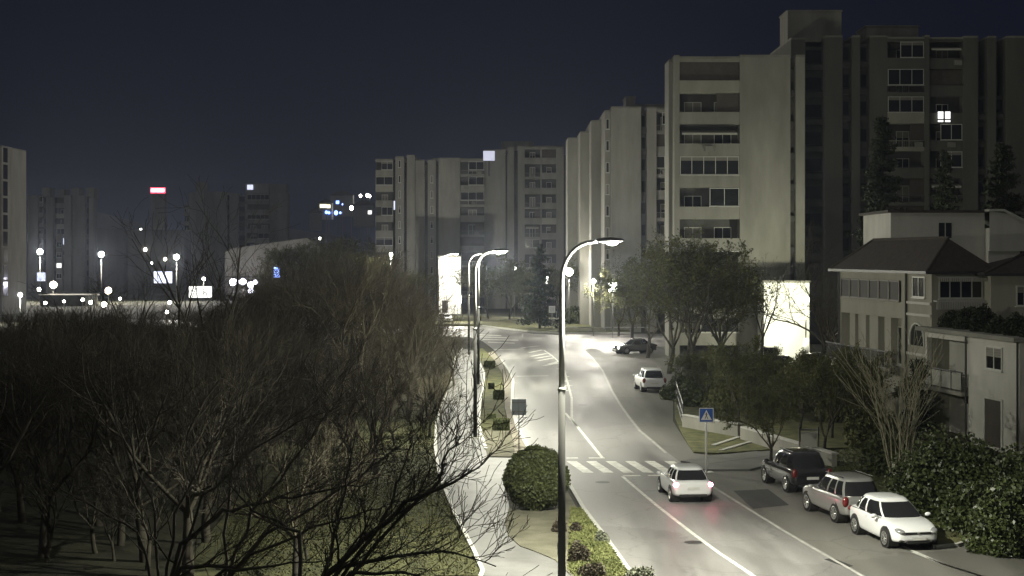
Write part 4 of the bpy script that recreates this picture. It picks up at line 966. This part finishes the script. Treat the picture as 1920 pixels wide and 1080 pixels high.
# clipped ball bush
rng = np.random.default_rng(3); gb = G(1006, 967); gb = (X(1006, 60.2), 60.2)
t = thing('ball_bush', 'big clipped ball-shaped bush on the lawn beside the nearest lamp post', 'bush', (*gb, .12))
RB = 1.24
d = rng.normal(size=(42000,3)); d /= np.linalg.norm(d, axis=1)[:,None]
rad = RB*(.88+.12*rng.random((len(d),1))+.06*(rng.random((len(d),1)) > .93))*(1+.035*np.sin(d[:,0:1]*7+2)*np.cos(d[:,2:3]*6)); C = d*rad; C[:,2] = C[:,2]*.98+RB*.96; C = C[C[:,2] > 0.02]
link(bpy.data.objects.new('foliage', leaf_mesh('foliage', C, .11, M('ball bush leaf', (.05,.062,.022), .6, .35, 3, alt=(.085,.1,.035)), rng)), t)
MB().ball((0,0,RB*.96), RB*.9, RB*.9, RB*.88, 32, 20).build('inner_twigs', M('inner bush', (.02,.026,.01), .9, .3, 6), t, True)
MB().tube([(0,0,-.05),(0,0,.4)], .08, 8).build('trunk', m_bark, t)
# clipped square shrubs in the grass strip
def box_shrub(u, v, w_, d_, h, label, seed):
    g = G(u, v); t = thing('clipped_shrub', label, 'shrub', (g[0], g[1]+d_/2, .12), 0, 'clipped shrubs in the grass strip'); rng = np.random.default_rng(seed)
    n = int(30000*w_*h); P = rng.random((n,3))-.5; ax = rng.integers(0, 3, n); sg = np.sign(rng.random(n)-.5)*(.46+.06*rng.random(n)); P[np.arange(n), ax] = sg
    P *= np.array([w_, d_, h]); P[:,2] += h/2; P = P[P[:,2] > 0]
    link(bpy.data.objects.new('foliage', leaf_mesh('foliage', P, .09, M('box leaf', (.08,.1,.035), .7, .4, 3, alt=(.13,.15,.06)), rng)), t)
    soften(MB().box(-w_*.45, w_*.45, -d_*.45, d_*.45, 0, h*.92).build('inner_twigs', M('box leaf', (.08,.1,.035)), t), .1)
for i, a in enumerate(((940,812,.85,.9,.6,'square clipped shrub nearest in the grass strip'), (935,752,.7,1.3,.5,'clipped shrub pair at the middle of the grass strip'), (918,692,.9,1.2,.5,'square clipped shrub beside the third lamp post'), (921,733,.4,.5,.4,'small square clipped shrub in the middle of the strip'), (921,790,.5,.6,.25,'low flat clipped shrub near the brown grass'))):
    box_shrub(*a, 100+i)
for i, (u, v, rx, rz, lb) in enumerate(((1050,1003,.34,.55,'reddish low shrub left of the nearest lamp post foot'), (1080,1005,.3,.45,'small reddish shrub just right of the nearest lamp post'), (1128,1024,.3,.45,'small pale leaved shrub near the road kerb'), (1085,1062,.42,.7,'low dark shrub at the bottom of the planted strip'), (1205,1098,.5,.55,'pale flowering shrub cut by the bottom edge'), (1110,1090,.45,.6,'low dark shrub cut by the bottom edge'))):
    g = G(u, v); shrub(g, rx, rx, rz, 2500, .08, M('dark reddish leaf', (.05,.04,.03), .7, .4, 4, alt=(.09,.075,.045)) if i not in (2, 4) else M('pale leaf', (.16,.17,.12), .6, .5, 4), lb, 'low_shrub', 'shrub', 'low shrubs in the planted strip', 120+i, z=.12)
# lawn tufts of the planted strip : ground cover
rng = np.random.default_rng(8)
def cover(poly_pts, n, h, m, name, seed, z):
    rng = np.random.default_rng(seed); P = np.array(poly_pts); lo, hi = P.min(0), P.max(0); out = []
    while len(out) < n:
        q = lo+(hi-lo)*rng.random(2); c = False; j = len(P)-1
        for i in range(len(P)):
            if (P[i][1] > q[1]) != (P[j][1] > q[1]) and q[0] < (P[j][0]-P[i][0])*(q[1]-P[i][1])/(P[j][1]-P[i][1])+P[i][0]: c = not c
            j = i
        if c: out.append((q[0], q[1], z+h*.5*rng.random()))
    o = bpy.data.objects.new(name, leaf_mesh(name, np.array(out), h*1.5, m, rng, 0, .25)); link(o); tag(o, kind='stuff')
    return o
tag(cover([G(1070,960), G(1090,962), G(1139,1026), G(1172,1076), (4.6,42), (3.0,42), G(1066,1078)], 16000, .12, M('pale ground cover', (.12,.145,.04), .8, .4, 2, alt=(.2,.21,.08)), 'ground_cover', 5, .14), 'low green ground cover in the planted strip beside the road', 'ground cover')
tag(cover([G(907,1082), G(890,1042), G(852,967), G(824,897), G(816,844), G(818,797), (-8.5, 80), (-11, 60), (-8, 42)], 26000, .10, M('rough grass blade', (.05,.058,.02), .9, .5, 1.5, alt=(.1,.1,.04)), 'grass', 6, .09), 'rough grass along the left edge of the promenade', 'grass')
tag(cover([(14.6, 69.5), (13, 74), (14.6, 78), (22, 80), (22, 57), (16.8, 55), (15.6, 53.8)], 12000, .12, m_leaf, 'grass', 12, .1), 'grass under the garden trees at the right', 'grass')
# bare shoots right
rng = np.random.default_rng(77); segs = []
t = thing('coppiced_tree', 'clump of tall bare pale shoots rising beside the silver crossover', 'tree', (X(1690,64), 64, .1))
for i in range(15):
    a = rng.random()*6.28; tl = .05+.22*rng.random(); grow(segs, (.25*math.cos(a), .25*math.sin(a), 0), (math.sin(tl)*math.cos(a), math.sin(tl)*math.sin(a)*.6, math.cos(tl)), 3.6+1.6*rng.random(), .035, 2, rng, .1, .05, (3, 3, 4), .008, .45)
link(bpy.data.objects.new('shoots', seg_mesh('shoots', segs, M('pale bark', (.26,.25,.17), .8, .3, 6), 5)), t)
# the near bare tree whose limbs enter from the bottom edge: limbs are laid out from its own trunk
rng = np.random.default_rng(123)
def PP(u, v, Yv): return np.array([X(u,Yv), Yv, Z(v,Yv)])
def limb_tree(label, base, limbs, seed, m, tw=3, sc_=1.):
    rng = np.random.default_rng(seed); o = np.array([base[0], base[1], 0.])
    t = thing('bare_tree', label, 'tree', tuple(o)); br = []; tk = []
    fork = np.array(base)
    for i in range(6): a, b_ = o+(fork-o)*i/6, o+(fork-o)*(i+1)/6; tk.append((*(a-o), *(b_-o), .2-.012*i, .2-.012*(i+1)))
    for pts, r0, r1 in limbs:
        pts = [fork]+[PP(*p) for p in pts]; fine = []
        for i in range(len(pts)-1):
            for j in range(4):
                q = pts[i]+(pts[i+1]-pts[i])*j/4; q = q+rng.normal(size=3)*.025; fine.append(q)
        fine.append(pts[-1]); n = len(fine)
        for i in range(n-1):
            ra, rb = r0+(r1-r0)*i/(n-1), r0+(r1-r0)*(i+1)/(n-1)
            br.append((*(fine[i]-o), *(fine[i+1]-o), ra, rb))
            if i > 2:
                for c in range(1 if rng.random() < (.8 if tw == 3 else .75) else 0):
                    dd = fine[i+1]-fine[i]; dd /= np.linalg.norm(dd); ax = rng.normal(size=3); ax -= ax.dot(dd)*dd; ax /= np.linalg.norm(ax); ax[2] = abs(ax[2])*.6+.1
                    grow(br, fine[i]-o, dd*.75+ax*.75, (.55+1.0*rng.random())*sc_, max(.010, rb*.45), 2, rng, .28, .12, (4, 4, 4), .0045, .6)
    link(bpy.data.objects.new('trunk', seg_mesh('trunk', tk, m_bark, 10)), t); link(bpy.data.objects.new('branches', seg_mesh('branches', br, m, 5)), t); return t
Yn = 27
limb_tree('near bare tree spreading its limbs over the promenade at the bottom edge', (X(560,Yn), Yn, 3.3), [
    ([(615,1075,27),(690,1010,27),(760,940,26.5),(850,905,26),(905,870,26)], .075, .012),
    ([(640,1060,27.5),(740,1045,27),(830,1030,26.5),(930,1062,26)], .055, .01),
    ([(620,1040,28),(635,960,28),(655,880,28),(668,810,28)], .045, .01),
    ([(700,1000,27.4),(740,930,27.6),(760,860,28),(775,800,28)], .045, .008),
    ([(760,960,26.8),(820,900,26.8),(850,830,27),(862,775,27)], .04, .008),
    ([(560,1000,28),(480,960,28.5),(420,900,29)], .05, .01),
    ([(660,1075,26.5),(760,1075,26),(850,1085,25.5)], .05, .01)], 1, m_twigd, sc_=1.0)
Yn = 33
limb_tree('near bare tree at bottom left reaching across the rough grass', (X(300,Yn), Yn, 2.2), [
    ([(340,1020,33),(420,960,33),(500,940,32),(600,925,32),(700,905,31.5)], .06, .012),
    ([(340,1060,33),(440,1060,32.5),(560,1000,32),(660,965,31.5),(760,940,31)], .055, .01),
    ([(330,960,33),(380,860,33.5),(440,760,34)], .045, .01), ([(290,960,33),(250,860,34),(230,760,34)], .04, .01),
    ([(380,930,33),(470,850,33),(560,790,33),(640,760,33)], .04, .01), ([(260,1000,33),(160,940,33),(80,900,33)], .04, .01), ([(420,1070,32),(520,1060,31),(620,1050,30.5)], .05, .01)], 2, m_twigd, tw=2, sc_=1.35)
Yn = 36
limb_tree('bare tree behind the near ones, leaning towards the promenade', (X(420,Yn), Yn, 2.2), [
    ([(470,960,36),(540,880,36),(600,800,36),(650,730,36)], .05, .01), ([(500,1000,36),(620,930,36),(720,860,36),(790,800,36)], .05, .01), ([(430,900,36),(440,800,37),(470,700,37)], .045, .01)], 3, m_twigd, tw=2, sc_=1.4)
# ------------------------------------------------------------------ globe and park lamps, lit shop fronts, far lights
def globe_lamp(u, v, Yv, r, m, label, power=0, group=None, col=(1,.95,.82), square=False, back=False):
    zc = Z(v, Yv); t = thing('globe_lamp', label, 'lamp', (X(u,Yv), Yv, 0), 0, group)
    MB().tube([(0,0,0),(0,0,zc-r)], .05, 8).build('pole', m_metal, t, True)
    if square: soften(MB().box(-r, r, -r, r, zc-r, zc+r*1.1).build('lamp_glass', m, t), .1)
    else: MB().ball((0,0,zc), r, r, r, 14, 10).build('lamp_glass', m, t, True)
    MB().tube([(0,0,zc-r-.05),(0,0,zc-r+.02)], r*.5, 10).build('lamp_collar', m_dmetal, t)
    if power: point(t, (0, (r+.15) if back else -r-.05, zc), power*LAMP, col, .1)
    return t
GP = 'star-like park lamps at left'
globe_lamp(75,472,330,.62,e_globe,'star-bright park lamp nearest to the left edge tower',24000,GP); globe_lamp(190,477,330,.62,e_globe,'star-bright park lamp in the middle of the three',24000,GP); globe_lamp(331,482,330,.6,e_globe,'star-bright park lamp just above the lit shop window',24000,GP)
GW = 'small path lamps at left'
wl_ = [(100,534,320,.75,'warm'),(203,545,320,.7,'warm'),(38,553,225,.32,''),(73,543,330,.4,''),(170,567,280,.35,''),(195,571,270,.45,''),(155,562,290,.3,''),(120,565,290,.25,''),(318,567,260,.3,''),(85,568,280,.3,''),(225,560,290,.25,''),(35,572,270,.3,''),(313,585,250,.28,''),(272,468,400,.45,''),(310,486,400,.4,''),(285,493,390,.3,''),(264,430,600,.35,''),(382,523,330,.35,'')]
for i, (u, v, Yv, r, k_) in enumerate(wl_):
    globe_lamp(u, v, Yv, r, e_warm if k_ else e_globe, 'large warm path lamp, %s of the two' % ('left' if u < 150 else 'right') if k_ else ordl(sorted([q[0] for q in wl_ if not q[4]]).index(u), 'tiny bright path lamps glinting through the twigs'), 2500 if k_ else (9000 if u == 38 else 0), GW, (1,.85,.6) if k_ else (1,.95,.82))
globe_lamp(1067,510,215,.55,e_globe,'star-bright globe lamp right of the nearest lamp post',3500); globe_lamp(1149,539,186,.5,e_globe,'square white lamp on a thin pole by the junction bank',3800,square=True)
for u, v, lb in ((1025,522,'tiny lamp right of the conifer'), (1113,527,'tiny lamp left of the square lamp'), (965,503,'small lamp above the trees left of the conifer'), (733,477,'small lamp at the foot of the pale ribbed block')):
    globe_lamp(u, v, 190 if u == 1113 else 245, .28, e_globe, lb, 6500)
# strong lamp before the ribbed block; white annex added to catch its glare
t = thing('annex', 'white annex added at the foot of the ribbed block to catch lamp glare', 'annex', (X(822,262), 262, 0))
wa = X(864,262)-X(822,262); za = Z(482,262)
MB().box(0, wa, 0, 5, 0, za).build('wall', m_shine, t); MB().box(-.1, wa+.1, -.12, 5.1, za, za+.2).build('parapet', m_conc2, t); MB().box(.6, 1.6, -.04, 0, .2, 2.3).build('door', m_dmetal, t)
globe_lamp(838,512,252,.62,e_globe,'glaring lamp before the white annex of the ribbed block',8000,back=True)
globe_lamp(858,562,225,.5,e_globe,'low square lamp below the glaring annex',3000,square=True)
# lamp at the bright wall right
Yl = 141; t = thing('wall_lamp', 'glaring lamp on a thick pale post beside the white annex wall', 'lamp', (X(1511,Yl), Yl, 0))
zl = Z(562, Yl)
MB().tube([(0,0,0),(0,0,2.4)], [.28,.26], 12).build('post', m_white, t, True); MB().tube([(0,0,2.4),(0,0,zl-.3)], .06, 8).build('pole', m_metal, t, True)
MB().ball((0,0,zl), .33, .33, .33, 14, 10).build('lamp_glass', e_globe, t, True)
point(t, (-.8, .9, zl), 1600*LAMP, (1,1,.72), .15); point(t, (-.1,-.5,zl), 2600*LAMP, (1,1,.82), .15)
t = lit_thing('shop_window', 'bright white lit window front behind the twigs, upper left one', 'shop window', 288, 323, 509, 531, 340, e_cool, 3)
lit_thing('shop_window', 'wide bright lit window front behind the twigs, right and lower one', 'shop window', 354, 397, 537, 558, 335, e_win, 3)
lit_thing('blue_screen', 'small blue lit panel left of the warm path lamp', 'lit panel', 69, 85, 511, 527, 338, EM('dull blue panel', (.3,.42,.8), .8), 1)
lit_thing('low_building_lights', 'blue lit doorway of the low sloped building', 'lit doorway', 513, 526, 501, 521, 338, e_blue, 2)
# low building with sloped roof
Yb = 345; t = thing('low_building', 'low grey building with a sloping top behind the wood, white lamps on its front', 'building', (X(422,Yb), Yb, 0)); o = t.location
pts = [(422,560),(422,472),(440,465),(575,446),(600,462),(600,560)]
b = MB(); fr = [(X(u,Yb)-o.x, 0, Z(v,Yb)) for u, v in pts]; bk = [(a, 12, c) for a, _, c in fr]
b.poly(fr); b.poly(bk[::-1])
for i in range(len(fr)): j = (i+1) % len(fr); b.quad(fr[i], bk[i], bk[j], fr[j])
b.build('wall', m_conc2, t)
MB().box(0, 20, -.3, 0, Z(520,Yb), Z(518,Yb)).build('canopy', m_dmetal, t)
for i, (u, v, r) in enumerate(((437,529,.8),(446,529,.55),(456,528,.7),(479,529,.5),(470,534,.75),(470,545,.6),(474,568,.4))):
    globe_lamp(u, v, 338, r, EM('cold globe lamp', (.86,.82,1), 9), ordl(sorted([437+1e-3*529,446,456,479,470+1e-3*534,470.545,474]).index(min([437.529,446,456,479,470.534,470.545,474], key=lambda q: abs(q-(u+(v/1000 if u in (437,470) else 0))))), 'cold white lamps before the low sloped building'), 2500 if i in (0, 4) else 0, 'cold lamps before the low building', (.8,.8,1))
lit_thing('lit_opening', 'faint teal lit opening in the wood at the left edge', 'lit opening', -12, 4, 655, 682, 120, EM('teal light', (.35,.75,.85), 1.2), 1)
# plain low market roofs at left
for u0, u1, v0, Yv, lb in ((75,160,556,305,'long low pale market roof at left behind the path lamps'), (240,345,433,400,'flat pale hall between the red sign and the wood'), (160,235,430,420,'dim low hall left of the red sign')):
    t = thing('low_hall', lb, 'hall', (X(u0,Yv), Yv, 0)); ww = X(u1,Yv)-X(u0,Yv); MB().box(0, ww, 0, 9, 0, Z(v0,Yv)).build('wall', m_conc3, t); MB().box(-.3, ww+.3, -.5, 9.3, Z(v0,Yv), Z(v0,Yv)+.3).build('roof', m_conc3, t)
# red sign on its tower
Yr = 520; t = thing('sign_tower', 'slim dark tower carrying a red and white lit sign', 'sign tower', (X(296,Yr), Yr, 0)); zs_ = Z(357,Yr)
MB().box(-2.2, 2.2, 0, 4, 0, zs_-1.2).build('shaft', m_conc2, t)
MB().box(-2.6, 2.6, -.3, 4.3, zs_-1.5, zs_-1.2).build('platform', m_conc2, t)
MB().box(-2.5, 2.5, -.2, .3, zs_-.95, zs_+.95).build('red_light_box', e_redl, t)
b = MB()
for i in range(7):
    x_ = -2.2+i*.64; b.box(x_, x_+.5, -.3, -.203, zs_-.5, zs_+.5)
b.build('white_lettering', e_pink, t)
# lights on the far hillside
def far_house(u0, u1, v0, v1, Yv, mw, ml, label, wins):
    z0 = Z(v1, Yv); t = thing('hillside_house', label, 'house', (X(u0,Yv), Yv, z0-6), 0, 'houses on the far hillside'); ww = X(u1,Yv)-X(u0,Yv); h = Z(v0,Yv)-z0
    MB().box(0, ww, 0, 8, 0, h+6).build('wall', mw, t); hip(t, 0, ww, 0, 8, h+6, h+8.5, .4)
    for (a, b_) in wins: 
        MB().box(X(a,Yv)-X(u0,Yv)-.01, X(a,Yv)-X(u0,Yv)+2.0, -.15, -.0, b_+6, b_+8.0).build('lit_window', ml, t)
    return t
m_hill = M('hill house wall', (.3,.3,.3), .8, .1)
far_house(598,622,380,392,900,m_white,EM('yellow lit wall', (1,.95,.6), 2.0),'hillside house with yellow lit front',[(600,.8),(606,.8),(613,.6)])
far_house(620,662,366,388,1000,m_hill,e_blue,'largest grey hillside house with bluish lights',[(630,2)])
far_house(662,700,384,405,850,m_hill,e_win,'hillside house behind the pale block edge',[(690,1)])
far_house(580,600,398,410,800,m_hill,e_win,'low hillside house at left end of the far lights',[])
for u, v, k_, s_ in ((676,367,0,1.3),(689,366,0,1.6),(693,368,0,1.3),(659,390,0,1.7),(692,388,0,2.0),(630,399,1,1.9),(612,398,1,1.3),(617,399,1,1.1),(610,375,0,1.0),(638,399,1,1.0),(600,447,0,1.0),(540,423,0,.8),(642,383,1,.7)):
    Yv = 900 if v > 380 else 1000
    t = thing('hillside_lamp', ordl(sorted([612,617,630,638,642]).index(u), 'bluish lamps low on the far hillside') if k_ else ordl(sorted([676,689,693,659,692,610,600,540]).index(u), 'white lamps on the far hillside'), 'lamp', (X(u,Yv), Yv, 0), 0, 'lamps on the far hillside')
    MB().tube([(0,0,max(0, hill(X(u,Yv),Yv)-2)),(0,0,Z(v,Yv)-s_*.5)], .15, 6).build('pole', m_metal, t); MB().ball((0,0,Z(v,Yv)), s_*.62, s_*.62, s_*.75, 10, 6).build('lamp_glass', e_blue if k_ else e_globe, t, True)
# single lit windows on blocks
def lit_win(block_label, u0, u1, v0, v1, Yv, m, mull=2):
    t = [o for o in COL.objects if o.get('label','').startswith(block_label)][0]
    p = t.location; o = window(t, X(u0,Yv)-p.x, Yv-p.y, Z(v1,Yv), X(u1,Yv)-X(u0,Yv), Z(v0,Yv)-Z(v1,Yv), mull, 0, m, 'window', m_dmetal); return o
lit_win('dark broad', 1757, 1783, 208, 230, 171.9, EM('bright window', (1, 1, .97), 1.3))
o = lit_win('dark broad', 1757, 1783, 208, 230, 171.88, bpy.data.materials['bright window']) if False else [q for q in COL.objects if q.name.startswith('pane') and q.data.materials[0].name == 'bright window'][0].parent
ww = X(1783,171.9)-X(1757,171.9)
MB().box(ww/2-.09, ww/2+.09, -.09, -.065, 0, 1.3).box(0, ww, -.09, -.065, .28, .42).build('mullion', m_black, o)
lit_win('grey wide block', 463, 475, 346, 356, 453.5, e_cool)
lit_win('low wide block', 108, 121, 446, 459, 414.8, e_cool)
lit_win('taller block', 1067.5, 1072.5, 295, 310, 288.3, e_cool, 1)
lit_win('pale ribbed', 737.5, 741.5, 376, 394, 286.4, e_cool, 1)
# ------------------------------------------------------------------ haze
b = MB().box(-1500, 1500, -80, 2650, -1.5, 135)
m = bpy.data.materials.new('haze'); m.use_nodes = True; n = m.node_tree; n.nodes.remove(n.nodes['Principled BSDF'])
pv = n.nodes.new('ShaderNodeVolumePrincipled'); pv.inputs['Density'].default_value = .00017; pv.inputs['Color'].default_value = (.68, .76, 1, 1); pv.inputs['Anisotropy'].default_value = .6
n.links.new(pv.outputs[0], n.nodes['Material Output'].inputs['Volume'])
tag(b.build('haze', m), 'thin night haze glowing around the lamps', None, None, 'stuff')
